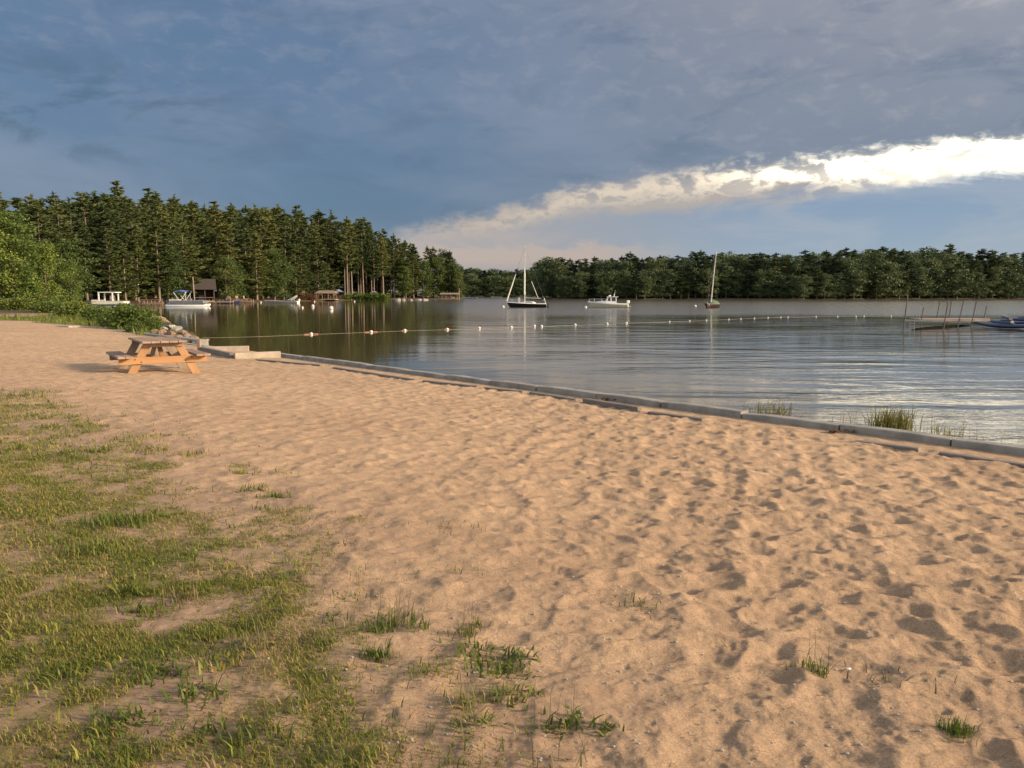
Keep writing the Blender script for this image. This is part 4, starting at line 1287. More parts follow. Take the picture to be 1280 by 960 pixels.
def shelter():
    Y = P2(409, 376.0)[1] * 1.0; x = atx(409.5, Y); z = max(gz(x, Y), .2)
    t = empty('lakeside_shelter', (x, Y, z), 0); tag(t, 'small open shelter with a low tan roof at the water', 'shelter')
    k = Y / FPX; W = 28 * k; H = topz(366.2, Y) - z; RH = topz(363, Y) - z
    mb = MB(); mb.loft([[(-W / 2, -2, H - .15), (-W * .32, 0, RH), (-W / 2, 2, H - .15)], [(W / 2, -2, H - .15), (W * .32, 0, RH), (W / 2, 2, H - .15)]], cap=True); mb.build('roof', M['tanroof'], t)
    for dx in (-.38, -.13, .13, .38):
        for dy in (-1.6, 1.6):
            mb = MB(); mb.box((dx * W, dy, H / 2), (.2, .2, H)); mb.build('post', M['oldwood'], t)
    mb = MB(); mb.box((0, 1.7, H * .3), (W * .8, .1, H * .6)); mb.build('back_wall', M['brownwall'], t)
    mb = MB(); mb.box((0, -.4, .1), (W * .95, 4.6, .2)); mb.build('floor_deck', M['dockw'], t)


shelter()


def dock(px0, px1, py, dep, label, zt=.45, mat='dockw', posts=4, name='dock', group='docks along the wooded point', roof=None, rail=None):
    Y = P2((px0 + px1) / 2, py)[1]; x0, x1 = atx(px0, Y), atx(px1, Y)
    t = empty(name, ((x0 + x1) / 2, Y, 0)); tag(t, label, 'dock', group)
    w = x1 - x0
    mb = MB(); nb = max(4, int(w / .5))
    for k in range(nb): mb.box((-w / 2 + (k + .5) * w / nb, dep / 2, zt), (w / nb * .93, dep, .07))
    mb.build('decking', M[mat], t)
    mb = MB(); mb.box((0, .03, zt - .13), (w, .06, .16)); mb.box((0, dep - .03, zt - .13), (w, .06, .16)); mb.build('stringer', M['oldwood'], t)
    for k in range(posts):
        for y in (.12, dep - .12):
            mb = MB(); mb.tube([(-w / 2 + .12 + k * (w - .24) / (posts - 1), y, -1.2), (-w / 2 + .12 + k * (w - .24) / (posts - 1), y, zt + (.5 if roof is None else roof))], .07, 7); mb.build('post', M['oldwood'], t)
    if roof:
        mb = MB(); mb.loft([[(-w / 2 - .4, -.3, roof + zt), (-w / 2 - .4, dep / 2, roof + zt + .6), (-w / 2 - .4, dep + .3, roof + zt)], [(w / 2 + .4, -.3, roof + zt), (w / 2 + .4, dep / 2, roof + zt + .6), (w / 2 + .4, dep + .3, roof + zt)]], cap=True); mb.build('roof', M['tanroof'], t)
    if rail:
        mb = MB(); mb.beam((-w / 2, .1, zt + rail), (w / 2, .1, zt + rail), .07, .1)
        mb.beam((-w / 2, .1, zt + rail * .55), (w / 2, .1, zt + rail * .55), .05, .08); mb.build('rail', M['oldwood'], t)
    return t


dock(176, 206, 381.8, 2.0, 'brown dock with a rail between the two pontoon boats', rail=.7)
dock(250, 290, 379.6, 2.2, 'plank dock along the front of the boathouse')
dock(284, 316, 378.6, 2.0, 'cluttered plank dock under the pines', rail=.6)
dock(552, 572, 374.9, 3.0, 'small covered dock at the tip of the wooded point', zt=.5, roof=1.6)
Y = P2(575, 374.8)[1]; x = atx(574.5, Y)
mb = MB(); mb.tube([(0, 0, -1), (0, 0, topz(360, Y))], [.14, .09], 8); o = mb.build('dock_pole', M['dockw'], loc=(x, Y, 0)); tag(o, 'tall lone pole beside the covered dock at the point', 'pole')
Y = P2(243, 380)[1]; x = atx(245.5, Y)
mb = MB(); mb.tube([(0, 0, -.8), (-.15, 0, topz(346, Y))], [.16, .11], 8); o = mb.build('utility_pole', M['paleb'], loc=(x, Y, 0)); tag(o, 'pale bare pole in front of the boathouse roof', 'pole')
# chairs and clutter on the docks
for i, (px, py, lab) in enumerate([(287, 378.9, 'wooden chair nearest the boathouse on the cluttered dock'), (299, 378.4, 'wooden chair in the middle of the cluttered dock'), (309, 378.2, 'wooden chair at the tree end of the cluttered dock')]):
    Y = P2(px, 378.6)[1] + 1.0; t = empty('deck_chair', (atx(px, Y), Y, .49), i * .7); tag(t, lab, 'chair', 'chairs on the cluttered dock')
    mb = MB(); mb.box((0, 0, .4), (.7, .6, .07)); mb.build('seat', M['oldwood'], t)
    mb = MB(); mb.beam((0, .32, .35), (0, .55, 1.25), .65, .06, up=(0, 1, 0)); mb.build('backrest', M['oldwood'], t)
    for s in (-1, 1):
        mb = MB(); mb.box((s * .38, 0, .62), (.12, .7, .05)); mb.box((s * .36, -.28, .3), (.08, .08, .62)); mb.box((s * .36, .28, .3), (.08, .08, .62)); mb.build('arm_frame', M['oldwood'], t)

# ------------------------------------------------------------------ mooring buoys
def buoy(px, py, r, label, cat='buoy', group='white mooring balls'):
    c = pix(px, py, 0); t = empty('mooring_buoy', (c[0], c[1], 0)); tag(t, label, cat, group)
    mb = MB(); mb.ball((0, 0, r * .55), r, 14, 9); b = mb.build('ball', M['buoyw'], t, smooth=True)
    mb = MB(); mb.tube([(0, 0, r * 1.4), (0, 0, r * 1.75)], r * .16, 7); mb.build('eye', M['darkm'], t)


for a in [(326, 378.6, .34, 'white mooring ball off the stern of the long motorboat'), (378, 385.0, .26, 'small white ball just past the long motorboat'), (391, 383.6, .40, 'white mooring ball, middle of the three before the shelter'), (414, 386.8, .46, 'largest white mooring ball before the shelter'), (393, 377.6, .34, 'distant white ball below the rusty bush'), (443, 377.4, .34, 'distant white ball below the low hedge'),
          (629, 384.6, .33, 'white mooring ball off the black sailboat bow'), (732, 385.2, .33, 'white mooring ball off the white cabin boat bow'), (869, 383.4, .33, 'white mooring ball beside the red sailboat')]:
    buoy(a[0], a[1], a[2] * .66, a[3])

# ------------------------------------------------------------------ swim rope and floats
floats = [(389, 418.2), (464, 415.4), (506, 413.6), (559, 412.2), (599, 410.8), (639, 409.6), (668, 407.9), (677, 408.2), (719, 406.5), (759, 405.2), (783, 404.3), (837, 402.3), (862, 401.3), (883, 400.6), (911, 399.3), (926, 398.7), (943, 398.0), (960, 397.3), (976, 396.8), (985, 396.6), (1020, 395.9), (1047, 395.8), (1070, 395.7), (1080, 395.7), (1114, 395.4)]
ctrl = [(252, 422.5), (320, 421)] + floats + [(1132, 395.3)]
rp = []
for i in range(len(ctrl) - 1):
    for k in range(4):
        u = k / 4; rp.append(pix(ctrl[i][0] * (1 - u) + ctrl[i + 1][0] * u, ctrl[i][1] * (1 - u) + ctrl[i + 1][1] * u + .25 * math.sin(math.pi * u) * 0, 0))
rp.append(pix(*ctrl[-1], 0))
mb = MB(); mb.tube([(a, b, .003) for a, b, c in rp], .005, 5); o = mb.build('swim_rope', M['rope']); tag(o, 'thin pale swim line floating from the rocks to the dock', 'rope')
NUM = ORD + ['twenty-first', 'twenty-second', 'twenty-third', 'twenty-fourth', 'twenty-fifth', 'twenty-sixth']
for i, (px, py) in enumerate(floats):
    c = pix(px, py, 0); r = .080 if i < 11 else .058
    d = (Vector(pix(px + 10, py - .3, 0)) - Vector(c)).normalized()
    t = empty('swim_float', (c[0], c[1], 0), math.atan2(d.y, d.x)); tag(t, f'white ball float, {NUM[i]} along the swim line from the rocks', 'float', 'floats on the swim line')
    mb = MB(); mb.ball((0, 0, r * .45), r, 12, 8, (1.15, 1, 1)); mb.build('ball', M['buoyw'], t, smooth=True)
    if i < 5:
        for s in (-1, 1):
            mb = MB(); mb.tube([(s * (r + .01), 0, .03), (s * (r + (.30 if i < 2 else .12)), 0, .02)], .026, 7); mb.build('collar', M['orange'], t)

# ------------------------------------------------------------------ bare dock frame and poles on the right
Yd = P2(1170, 412)[1]
def dpt(px, py): return pix(px, py, 0)
t = empty('swim_dock', (0, 0, 0)); 
c = pix(1180, 411, 0); t.location = (c[0], c[1], 0); tag(t, 'half-built swim dock frame standing on thin dark poles', 'dock')
poles = [(1131, 376, 1129, 414.5), (1152, 384, 1150.5, 409), (1172, 376.5, 1169, 407), (1182.5, 374.5, 1179, 413.5), (1186.5, 376.5, 1184.5, 407), (1201.5, 375, 1197, 410.5), (1217.5, 376, 1213.5, 409), (1230.5, 382.5, 1228.5, 406)]
for i, (tx, ty, bx, by) in enumerate(poles):
    b = Vector(pix(bx, by, 0)); Y = b.y
    a = Vector((atx(tx, Y), Y, topz(ty, Y)))
    mb = MB(); lo = b + (b - a) * .25
    mb.tube([lo - t.location, a - t.location], .034, 7); mb.build('pole', M['pole'], t)
def rel(px, Y, z): return Vector((atx(px, Y), Y, z)) - t.location
Ya = pix(1150, 412.5, 0)[1]; Yb = pix(1200, 408.5, 0)[1]
za = topz(400.5, Ya)
mb = MB(); mb.beam(rel(1130, Ya, za), rel(1179.5, Ya, za - .04), .06, .10); mb.build('front_rail', M['grey'], t)
zd = topz(398.5, Yb)
mb = MB(); N_ = 26
p0, p1 = rel(1144, Yb, zd), rel(1231, Yb, zd)
mb2 = MB()
for k in range(N_):
    u0 = k / N_; x = p0.x + (p1.x - p0.x) * (u0 + .5 / N_)
    mb.box((x, p0.y + .25, zd), ((p1.x - p0.x) / N_ * .93, 1.3, .04))
mb.build('decking', M['deckpink'], t)
mb2.beam(p0 + Vector((0, -.42, -.09)), p1 + Vector((0, -.42, -.09)), .05, .13); mb2.build('stringer', M['deckpink'], t)
# ladder
mb = MB(); xl = 1139
for dx in (-.14, .14):
    q = rel(xl, Ya, 0); mb.tube([(q.x + dx, q.y, -.4), (q.x + dx, q.y, za + .0), ], .02, 6)
    q2 = rel(1145, Ya, za); mb.tube([(q2.x + dx * .6, q2.y, za), (q2.x + dx * .6, q2.y, za + .42)], .018, 6)
for k in range(4):
    q = rel(xl, Ya, .0); mb.tube([(q.x - .14, q.y, -.1 + k * .16), (q.x + .14, q.y, -.1 + k * .16)], .016, 6)
mb.build('ladder', M['grey'], t)
# black strip painted in as the shadow and reflection under the dock
q0 = pix(1140, 412.5, 0); q1 = pix(1212, 407.5, 0)
mb = MB(); mb.tube([tuple(q0[i] + (q1[i] - q0[i]) * u for i in (0, 1)) + (.02,) for u in (0, .1, .3, .5, .7, .9, 1)], [.03, .09, .12, .13, .12, .09, .03], 10); o = mb.build('dock_shade_strip', M['dockshade'], smooth=True); tag(o, 'long dark strip standing in for shade and reflection under the dock', 'float')

# kayaks drawn up beyond the dock
for i, (bx, by, sx_, sy_, lab, mt) in enumerate([(1217, 409.0, 1300, 412.5, 'navy blue kayak nearest the beach, nose at the dock poles', 'navy'), (1228, 404.5, 1310, 408.5, 'blue kayak between the nearest one and the rear one', 'kayak'), (1252, 401.0, 1330, 404.5, 'rear blue kayak of the row by the dock', 'kayak')]):
    a = Vector(pix(bx, by, 0)); b = Vector(pix(sx_, sy_, 0))
    d = b - a; L_ = 4.4; d.normalize()
    t = empty('kayak', (a.x, a.y, .06), math.atan2(d.y, d.x)); tag(t, lab, 'kayak', 'blue kayaks moored by the swim dock')
    secs = []
    for k in range(15):
        u = k / 14; w = .34 * math.sin(math.pi * min(max(u, .02), .98)) ** .8; rise = .16 * abs(2 * u - 1) ** 3
        secs.append([(u * L_, w * math.cos(q), .11 + rise + (.13 if math.sin(q) > 0 else .16) * math.sin(q) * (.35 + .65 * math.sin(math.pi * min(max(u, .03), .97)))) for q in [2 * math.pi * j / 14 for j in range(14)]])
    mb = MB(); mb.loft(secs, close=True); h_ = mb.build('hull', M[mt], t, smooth=True)
    mb = MB(); pts = [(L_ * .5 + .45 * math.cos(q), .23 * math.sin(q), .255) for q in [2 * math.pi * j / 16 for j in range(17)]]; mb.tube(pts, .03, 6); mb.build('cockpit_rim', M['darkm'], t)
    mb = MB(); mb.box((L_ * .57, 0, .30), (.06, .32, .22)); mb.build('seat_back', M['darkm'], t, bevel=.02)
    mb = MB(); mb.loft([[(u * L_, -.02, .265 + .16 * abs(2 * u - 1) ** 3), (u * L_, .02, .265 + .16 * abs(2 * u - 1) ** 3)] for u in [.02, .1, .2, .3, .38]], cap=False); mb.build('deck_line', M['white'], t)
# ------------------------------------------------------------------ grass
def grass_blades(P, rs, hmin, hmax, w, spread=.7, bend=.5):
    """each blade two tapering quads and a tip, bent over"""
    n = len(P)
    az = rs.rand(n) * 6.283; tilt = np.abs(rs.normal(size=n)) * spread
    h = rs.uniform(hmin, hmax, n)
    D = np.stack([np.cos(az) * np.sin(tilt), np.sin(az) * np.sin(tilt), np.cos(tilt)], 1)
    hv = np.stack([np.cos(az), np.sin(az), np.zeros(n)], 1)
    S = np.stack([-np.sin(az), np.cos(az), np.zeros(n)], 1)
    W = (w * rs.uniform(.6, 1.3, n))[:, None]
    m = P + D * (h * .55)[:, None]
    D2 = D + hv * (bend * rs.uniform(.3, 1.3, n))[:, None]; D2[:, 2] -= .35 * bend; D2 /= np.linalg.norm(D2, axis=1)[:, None]
    tip = m + D2 * (h * .5)[:, None]
    V = np.stack([P - S * W * .5, P + S * W * .5, m + S * W * .42, m - S * W * .42, tip], 1).reshape(-1, 3)
    b = np.arange(n)[:, None] * 5
    F = np.concatenate([b + np.array([[0, 1, 2]]), b + np.array([[0, 2, 3]]), b + np.array([[3, 2, 4]])], 1).reshape(-1, 3)
    return V, F


def scatter_lawn():
    rs = np.random.RandomState(21)
    Vs, Fs, off = [], [], 0
    # sample evenly in what the eye sees: many near blades, fewer and coarser far ones
    bands = [(2.0, 4.2, 420000), (4.2, 7.5, 420000), (7.5, 16, 300000)]
    for y0, y1, n in bands:
        x = rs.uniform(-.80 * y1 - .6, .1, n); y = rs.uniform(y0, y1, n)
        x = np.where(x < -.80 * y - .8, np.nan, x); ok = ~np.isnan(x); x, y = x[ok], y[ok]
        lw = poly_sd(x, y, LAWN)
        c1 = fbm(x * 2.4, y * 2.4, 201, 4) - .5; c2 = fbm(x * 7.5, y * 7.5, 211, 3) - .5
        dens = sstep(-.5, .75, lw + c1 * 2.2) * sstep(-.32, .34, c1 * .8 + c2 * 1.3 + .02 + .20 * sstep(.2, 1.8, lw))
        dens = np.maximum(dens, .012 * sstep(-1.6, .2, lw) + .22 * sstep(.1, 1.4, lw + c1 * 1.5))
        keep = rs.rand(len(x)) < dens * .78
        x, y = x[keep], y[keep]
        z = ground_z(x, y) - .004
        tall = 1 + .6 * (fbm(x * 1.1, y * 1.1, 221, 2) - .4)
        P = np.stack([x, y, z], 1)
        w = .0036 if y1 < 5 else (.0048 if y1 < 8 else .010)
        V, F = grass_blades(P, rs, .012, .043 if y1 < 8 else .070, w, 1.05, 1.0)
        Vs.append(V); Fs.append(F + off); off += len(V)
    # coarse floppy blades of crabgrass in the near lawn
    n = 26000; x = rs.uniform(-5.5, .2, n); y = rs.uniform(2.0, 8.0, n); lw = poly_sd(x, y, LAWN)
    c3 = fbm(x * 3.1, y * 3.1, 231, 3)
    k = (rs.rand(n) < sstep(-.3, .6, lw) * sstep(.46, .66, c3)); x, y = x[k], y[k]
    V, F = grass_blades(np.stack([x, y, ground_z(x, y) - .003], 1), rs, .035, .085, .0075, 1.0, 1.1)
    Vs.append(V); Fs.append(F + off); off += len(V)
    o = mesh_obj('lawn_grass', np_mesh('lawn_grass', np.concatenate(Vs), np.concatenate(Fs), M['grass']))
    tag(o, 'patchy green and straw coloured grass beside the sand', None, kind='stuff')
    # verge grass at the far end of the beach
    n = 60000
    lo = np.array(VERGE + VERGE2).min(0); hi = np.array(VERGE + VERGE2).max(0)
    x = rs.uniform(lo[0], hi[0], n); y = rs.uniform(lo[1], min(hi[1], 95), n)
    vg = np.maximum(poly_sd(x, y, VERGE), poly_sd(x, y, VERGE2)) + (fbm(x * .35, y * .35, 95, 3) - .5) * 3.0
    k = (vg > .1) & (rs.rand(n) < .8)
    x, y = x[k], y[k]
    V, F = grass_blades(np.stack([x, y, ground_z(x, y, False)], 1), rs, .12, .42, .05, .5, .6)
    o = mesh_obj('verge_grass', np_mesh('verge_grass', V, F, M['weed'])); tag(o, 'rough green grass between the sandy track and the bushes', None, kind='stuff')


scatter_lawn()


def tuft(px, py, n, h0, h1, rad, label, mat='weed', w=.006, spread=.55, bend=.6, name='grass_tuft', group='tufts on the sand', stalks=0, z=None, cat='grass tuft'):
    if z is None: h0, h1 = h0 * .66, h1 * .68
    c = pix(px, py, .45)
    for _ in range(4): c = pix(px, py, gz(c[0], c[1], True) if z is None else z)
    rs = np.random.RandomState(int(px * 13 + py))
    t = empty(name, (c[0], c[1], 0)); tag(t, label, cat, group)
    q = rs.normal(size=(n, 2)) * rad * .5 * np.array([1.25, .85])
    zz = ground_z(c[0] + q[:, 0], c[1] + q[:, 1]) if z is None else np.full(n, z)
    V, F = grass_blades(np.stack([q[:, 0], q[:, 1], zz - .004], 1), rs, h0, h1, w, spread, bend)
    mesh_obj('leaves', np_mesh('leaves', V, F, M[mat]), t)
    if stalks:
        q = rs.normal(size=(stalks, 2)) * rad * .45
        zz = ground_z(c[0] + q[:, 0], c[1] + q[:, 1]) if z is None else np.full(stalks, z)
        V, F = grass_blades(np.stack([q[:, 0], q[:, 1], zz], 1), rs, h1 * 1.3, h1 * 2.6, .0028, .28, .25)
        mesh_obj('dry_stalks', np_mesh('dry_stalks', V, F, M['straw']), t)
    return t


T = tuft
T(1195, 917, 150, .05, .105, .05, 'compact dark green tuft alone on the sand', w=.004, spread=.35)
T(1020, 838, 46, .06, .16, .05, 'spiky tuft in the open sand with upright blades', w=.005, spread=.4, stalks=5)
T(1000, 832, 18, .03, .07, .05, 'faint low sprout just beside the spiky tuft')
T(1098, 850, 26, .03, .09, .16, 'thin sprawling grass right of the spiky tuft', mat='straw', spread=1.1)
T(1150, 846, 26, .03, .09, .16, 'thin straw grass farthest along the open sand', mat='straw', spread=1.1)
T(797, 758, 40, .05, .11, .10, 'splayed sparse weed on the open sand above the dark tuft', spread=1.0)
T(702, 910, 70, .05, .12, .08, 'broad-leaved weed with tall dry stalks in front', w=.010, spread=.9, stalks=8)
T(760, 912, 34, .04, .08, .05, 'small round leafy weed next to the stalky one', w=.010, spread=1.0)
T(700, 958, 20, .05, .12, .10, 'brown dry stalks at the bottom picture border', mat='straw', spread=.5, stalks=10)
T(650, 822, 60, .05, .11, .08, 'flat dark leafy rosette on bare sand', w=.011, spread=1.1)
T(600, 818, 110, .04, .10, .12, 'leafy clump at the head of the green chain', w=.009, spread=.9)
T(625, 842, 110, .04, .10, .11, 'leafy clump in the middle of the green chain', w=.009, spread=.9)
T(640, 868, 100, .04, .10, .10, 'leafy clump ending the green chain', w=.009, spread=.95)
T(582, 795, 30, .06, .13, .08, 'tuft of tall brown stalks above the green chain', mat='weed', spread=.5, stalks=16)
T(597, 783, 24, .05, .10, .05, 'small bright tuft touching the brown stalks', spread=.5)
T(490, 783, 120, .05, .15, .12, 'tallest grassy tuft with a plume of dry stalks', spread=.6, stalks=22)
T(462, 788, 70, .04, .10, .09, 'low grass against the tallest stalky tuft', spread=.8)
T(525, 785, 40, .04, .09, .07, 'thin tuft on the open-sand side of the stalky plume', spread=.6)
T(470, 822, 120, .05, .12, .06, 'dense blue-green tuft below the stalky plume', w=.005, spread=.4)
T(540, 838, 130, .04, .09, .10, 'yellow-green mound of fine grass', mat='grass', w=.004, spread=.7)
T(404, 806, 36, .03, .07, .06, 'little leafy weed near the dry bunch', w=.010, spread=1.0)
T(320, 808, 26, .06, .14, .07, 'dry brown bunch of stalks at the lawn edge', mat='straw', spread=.5, stalks=14)
T(265, 798, 100, .04, .09, .08, 'yellow-green tuft beside the bare pink soil', mat='grass', w=.005, spread=.6)
T(345, 622, 70, .06, .13, .10, 'green tuft, nearer of the bright pair', w=.008, spread=.6)
T(320, 612, 70, .06, .13, .11, 'green tuft, farther of the bright pair', w=.008, spread=.6)
T(303, 592, 60, .05, .11, .12, 'flat yellow tuft beyond the bright pair', mat='grass', w=.008, spread=.8)
T(350, 592, 24, .04, .08, .10, 'faint sprig right of the flat yellow tuft', mat='grass', w=.007)
T(335, 637, 40, .05, .11, .10, 'ragged tuft just below the bright pair', w=.007, spread=.8)
T(238, 569, 70, .06, .12, .15, 'outermost yellowish tuft past the lawn tip', mat='grass', w=.009, spread=.6)
T(192, 564, 90, .06, .12, .22, 'wide yellowish tuft at the lawn tip', mat='grass', w=.009, spread=.6)
T(166, 549, 90, .06, .12, .30, 'long low tuft along the lawn tip', mat='grass', w=.009, spread=.7)
T(123, 565, 80, .07, .14, .13, 'dark round tuft inside the lawn corner', w=.009, spread=.6)
T(30, 495, 80, .08, .17, .28, 'leafy tuft where the lawn meets the left border', w=.012, spread=.7)
T(60, 503, 30, .05, .10, .18, 'faint flat tuft beyond the leafy border one', w=.010, spread=.9)
T(148, 655, 240, .08, .17, .20, 'dark green clump in the middle of the lawn', w=.008, spread=.5)
T(118, 690, 220, .07, .15, .20, 'twin dark clump lower in the lawn', w=.008, spread=.5)
T(170, 742, 60, .07, .15, .08, 'bright broad-bladed crabgrass above the bare soil', w=.012, spread=.8)
T(185, 765, 140, .05, .11, .13, 'green tuft between crabgrass and bare soil', w=.008, spread=.8)
T(228, 752, 26, .08, .16, .08, 'wispy brown stalks over the bare soil', mat='straw', spread=.4, stalks=12)
T(210, 842, 90, .05, .12, .10, 'broad-bladed clump under the bare pink soil', w=.009, spread=.9)
T(275, 832, 80, .05, .11, .11, 'yellowing clump at the lower edge of the bare soil', mat='grass', w=.009, spread=.9)
T(250, 868, 110, .05, .11, .12, 'dark leafy clump in the lower lawn', w=.009, spread=.9)
T(100, 838, 90, .05, .12, .12, 'green spray low on the left of the lawn', w=.009, spread=.9)
T(150, 905, 110, .05, .12, .12, 'clump of long blades near the bottom border', w=.009, spread=.9)
T(330, 925, 90, .05, .11, .12, 'leafy fringe tuft over the lower sand', w=.008, spread=.9)
T(265, 925, 90, .05, .11, .12, 'leafy fringe tuft nearer the lawn bottom', w=.008, spread=.9)
T(430, 905, 60, .03, .08, .16, 'thin mat of grass on the lower sand', spread=1.0)
T(440, 872, 90, .03, .08, .18, 'broad thin mat of grass below the dense tuft', spread=1.1, w=.004)
T(580, 880, 60, .04, .12, .09, 'brownish tuft left of the chain end', mat='grass', spread=.7, stalks=8)
T(585, 905, 60, .04, .09, .08, 'dark leafy weed under the brownish tuft', w=.009, spread=.9)
T(510, 918, 60, .03, .08, .14, 'dull flat grass in the lower middle', spread=1.0, w=.004)
T(590, 948, 80, .03, .09, .14, 'dull grass at the lower middle border', spread=.9, w=.004, stalks=6)
T(460, 948, 90, .04, .09, .12, 'bright yellow-green tuft at the bottom border', mat='grass', spread=.7)
T(430, 680, 24, .04, .08, .08, 'thin brown sprig on the upper sand', mat='straw', spread=.9)
T(375, 704, 40, .04, .09, .10, 'yellowish sprig past the lawn edge', mat='grass', spread=.8)
T(430, 748, 26, .03, .08, .10, 'faint sprig above the stalky plume', spread=1.0)
T(575, 715, 30, .04, .09, .12, 'grey-green sprawling weed on the upper sand', spread=1.1)
T(580, 664, 26, .04, .09, .16, 'palest sprig high on the open sand', mat='straw', spread=1.0)
T(410, 775, 40, .04, .09, .09, 'small weed left of the stalky plume', spread=.8)
# sparse stems all through the lower sand: more than anyone would count
def sprigs():
    rs = np.random.RandomState(77)
    n = 9000
    px = rs.uniform(300, 700, n); py = rs.uniform(650, 985, n)
    P = np.array([pix(a, b, .5) for a, b in zip(px, py)])
    c = fbm(P[:, 0] * 2.2, P[:, 1] * 2.2, 301, 4)
    k = (c > .55) & (rs.rand(n) < .75 * np.clip((700 - px) / 260, 0, 1))
    P = P[k]; P[:, 2] = ground_z(P[:, 0], P[:, 1]) - .003
    V, F = grass_blades(P, rs, .015, .06, .0034, 1.0, 1.0)
    o = mesh_obj('sparse_grass', np_mesh('sparse_grass', V, F, M['grass'])); tag(o, 'thin scattered grass stems on the lower sand', None, kind='stuff')
    n = 2600; px = rs.uniform(150, 1280, n); py = rs.uniform(560, 985, n)
    P = np.array([pix(a, b, .5) for a, b in zip(px, py)]); k = rs.rand(n) < np.where(px < 620, .6, .16); P = P[k]; P[:, 2] = ground_z(P[:, 0], P[:, 1]) + .003
    az = rs.rand(len(P)) * 6.28; D = np.stack([np.cos(az), np.sin(az), rs.normal(size=len(P)) * .12], 1)
    L_ = rs.uniform(.015, .06, len(P)); Tq = blades(P, D, L_, np.full(len(P), .003), rs)
    o = mesh_obj('straw_litter', soup('straw_litter', Tq, M['straw'])); tag(o, 'bits of straw and twig lying on the sand', None, kind='stuff')


sprigs()
# pebbles
rs_ = np.random.RandomState(9)
mb = MB()
for k in range(420):
    px, py = rs_.uniform(300, 1280), rs_.uniform(560, 960)
    c = pix(px, py, .5); z = gz(c[0], c[1], True); r = rs_.uniform(.003, .009)
    mb.ball((c[0], c[1], z + r * .2), r, 5, 4, (1, .8, .6))
o = mb.build('pebbles', M['rockg']); tag(o, 'tiny pebbles scattered over the sand', None, kind='stuff')
# litter and scraps
def scrap(px, py, s, name, label, mat, cat):
    c = pix(px, py, .45); c = pix(px, py, gz(c[0], c[1], True))
    mb = MB(); mb.box((0, 0, 0), s); o = mb.build(name, M[mat], loc=(c[0], c[1], c[2] + s[2] * .4), rz=.4, bevel=min(s) * .3); tag(o, label, cat)


scrap(1061, 836.5, (.02, .010, .005), 'litter_scrap', 'tiny pale scrap of litter right of the spiky tuft', 'white', 'litter')
for i, (px, py, lab) in enumerate([(752, 500.5, 'dark leaf scrap between the kerb and the dark edging'), (1049, 540.5, 'dark leaf scrap at the wide kerb crack')]):
    c = pix(px, py, .3); c = pix(px, py, gz(c[0], c[1], True) + .01)
    rs = np.random.RandomState(i); n = 14
    P = np.array(c) + rs.normal(size=(n, 3)) * np.array([.10, .05, .006]) + np.array([0, 0, .02])
    o = mesh_obj('leaf_scrap', soup('leaf_scrap', quads(P, np.full(n, .09), rs, .7), M['redshrub'])); tag(o, lab, 'leaf scrap')

# reeds standing in the water just outside the kerb
def reed(px, py, n, h0, h1, rad, label, spread=.35, thin=.006):
    tuft(px, py, n, h0, h1, rad, label, mat='reed', w=thin, spread=spread, bend=.5, name='reed_tuft', group='reeds at the kerb', z=.02, cat='reeds')


reed(1114, 541, 300, .28, .49, .27, 'thick clump of yellow-green reeds behind the kerb', .36, .011)
reed(963, 523, 150, .26, .42, .30, 'wispy pale reed tuft behind the kerb', .55, .009)
reed(1178, 549, 70, .20, .36, .32, 'thin reed stalks just past the thick clump', .5, .008)
reed(1232, 556, 8, .25, .42, .3, 'few single stalks nearest the picture border', .2, .007)
reed(1055, 533, 22, .2, .40, .35, 'faint stalks before the thick clump', .4, .007)

# ------------------------------------------------------------------ light, sky, camera
SUN_AZ = math.radians(102)        # clockwise from the view direction (+Y)
SUN_EL = math.radians(19)
sd = bpy.data.lights.new('sun', 'SUN'); sd.energy = 3.7; sd.angle = math.radians(8.0); sd.color = (1.0, .80, .56)
so = bpy.data.objects.new('sun', sd); COL.objects.link(so)
dirv = Vector((math.sin(SUN_AZ) * math.cos(SUN_EL), math.cos(SUN_AZ) * math.cos(SUN_EL), math.sin(SUN_EL)))
so.rotation_euler = dirv.to_track_quat('Z', 'Y').to_euler(); so.location = dirv * 100

w = bpy.data.worlds.new('World'); scene.world = w; w.use_nodes = True
nt = w.node_tree; N, L = nt.nodes, nt.links
bg = N['Background']; bg.inputs['Strength'].default_value = 0.1
skyt = N.new('ShaderNodeTexSky'); skyt.sky_type = 'NISHITA'; skyt.sun_disc = False
skyt.sun_elevation = SUN_EL; skyt.sun_rotation = SUN_AZ; skyt.air_density = 1.0; skyt.dust_density = 0.8; skyt.ozone_density = 1.2
tc = N.new('ShaderNodeTexCoord'); sx = N.new('ShaderNodeSeparateXYZ'); L.new(tc.outputs['Generated'], sx.inputs[0])


def mth(op, *a, clamp=False):
    n = N.new('ShaderNodeMath'); n.operation = op; n.use_clamp = clamp
    for i, x in enumerate(a):
        if isinstance(x, (int, float)): n.inputs[i].default_value = x
        else: L.new(x, n.inputs[i])
    return n.outputs[0]


def srange(v, a, b, lo=0.0, hi=1.0):
    n = N.new('ShaderNodeMapRange'); n.interpolation_type = 'SMOOTHSTEP'
    n.inputs[1].default_value = a; n.inputs[2].default_value = b; n.inputs[3].default_value = lo; n.inputs[4].default_value = hi
    L.new(v, n.inputs[0]); return n.outputs[0]


def mixc(f, a, b):
    n = N.new('ShaderNodeMix'); n.data_type = 'RGBA'
    if isinstance(f, (int, float)): n.inputs[0].default_value = f
    else: L.new(f, n.inputs[0])
    for i, c in ((6, a), (7, b)):
        if isinstance(c, tuple): n.inputs[i].default_value = (c[0], c[1], c[2], 1)
        else: L.new(c, n.inputs[i])
    return n.outputs[2]


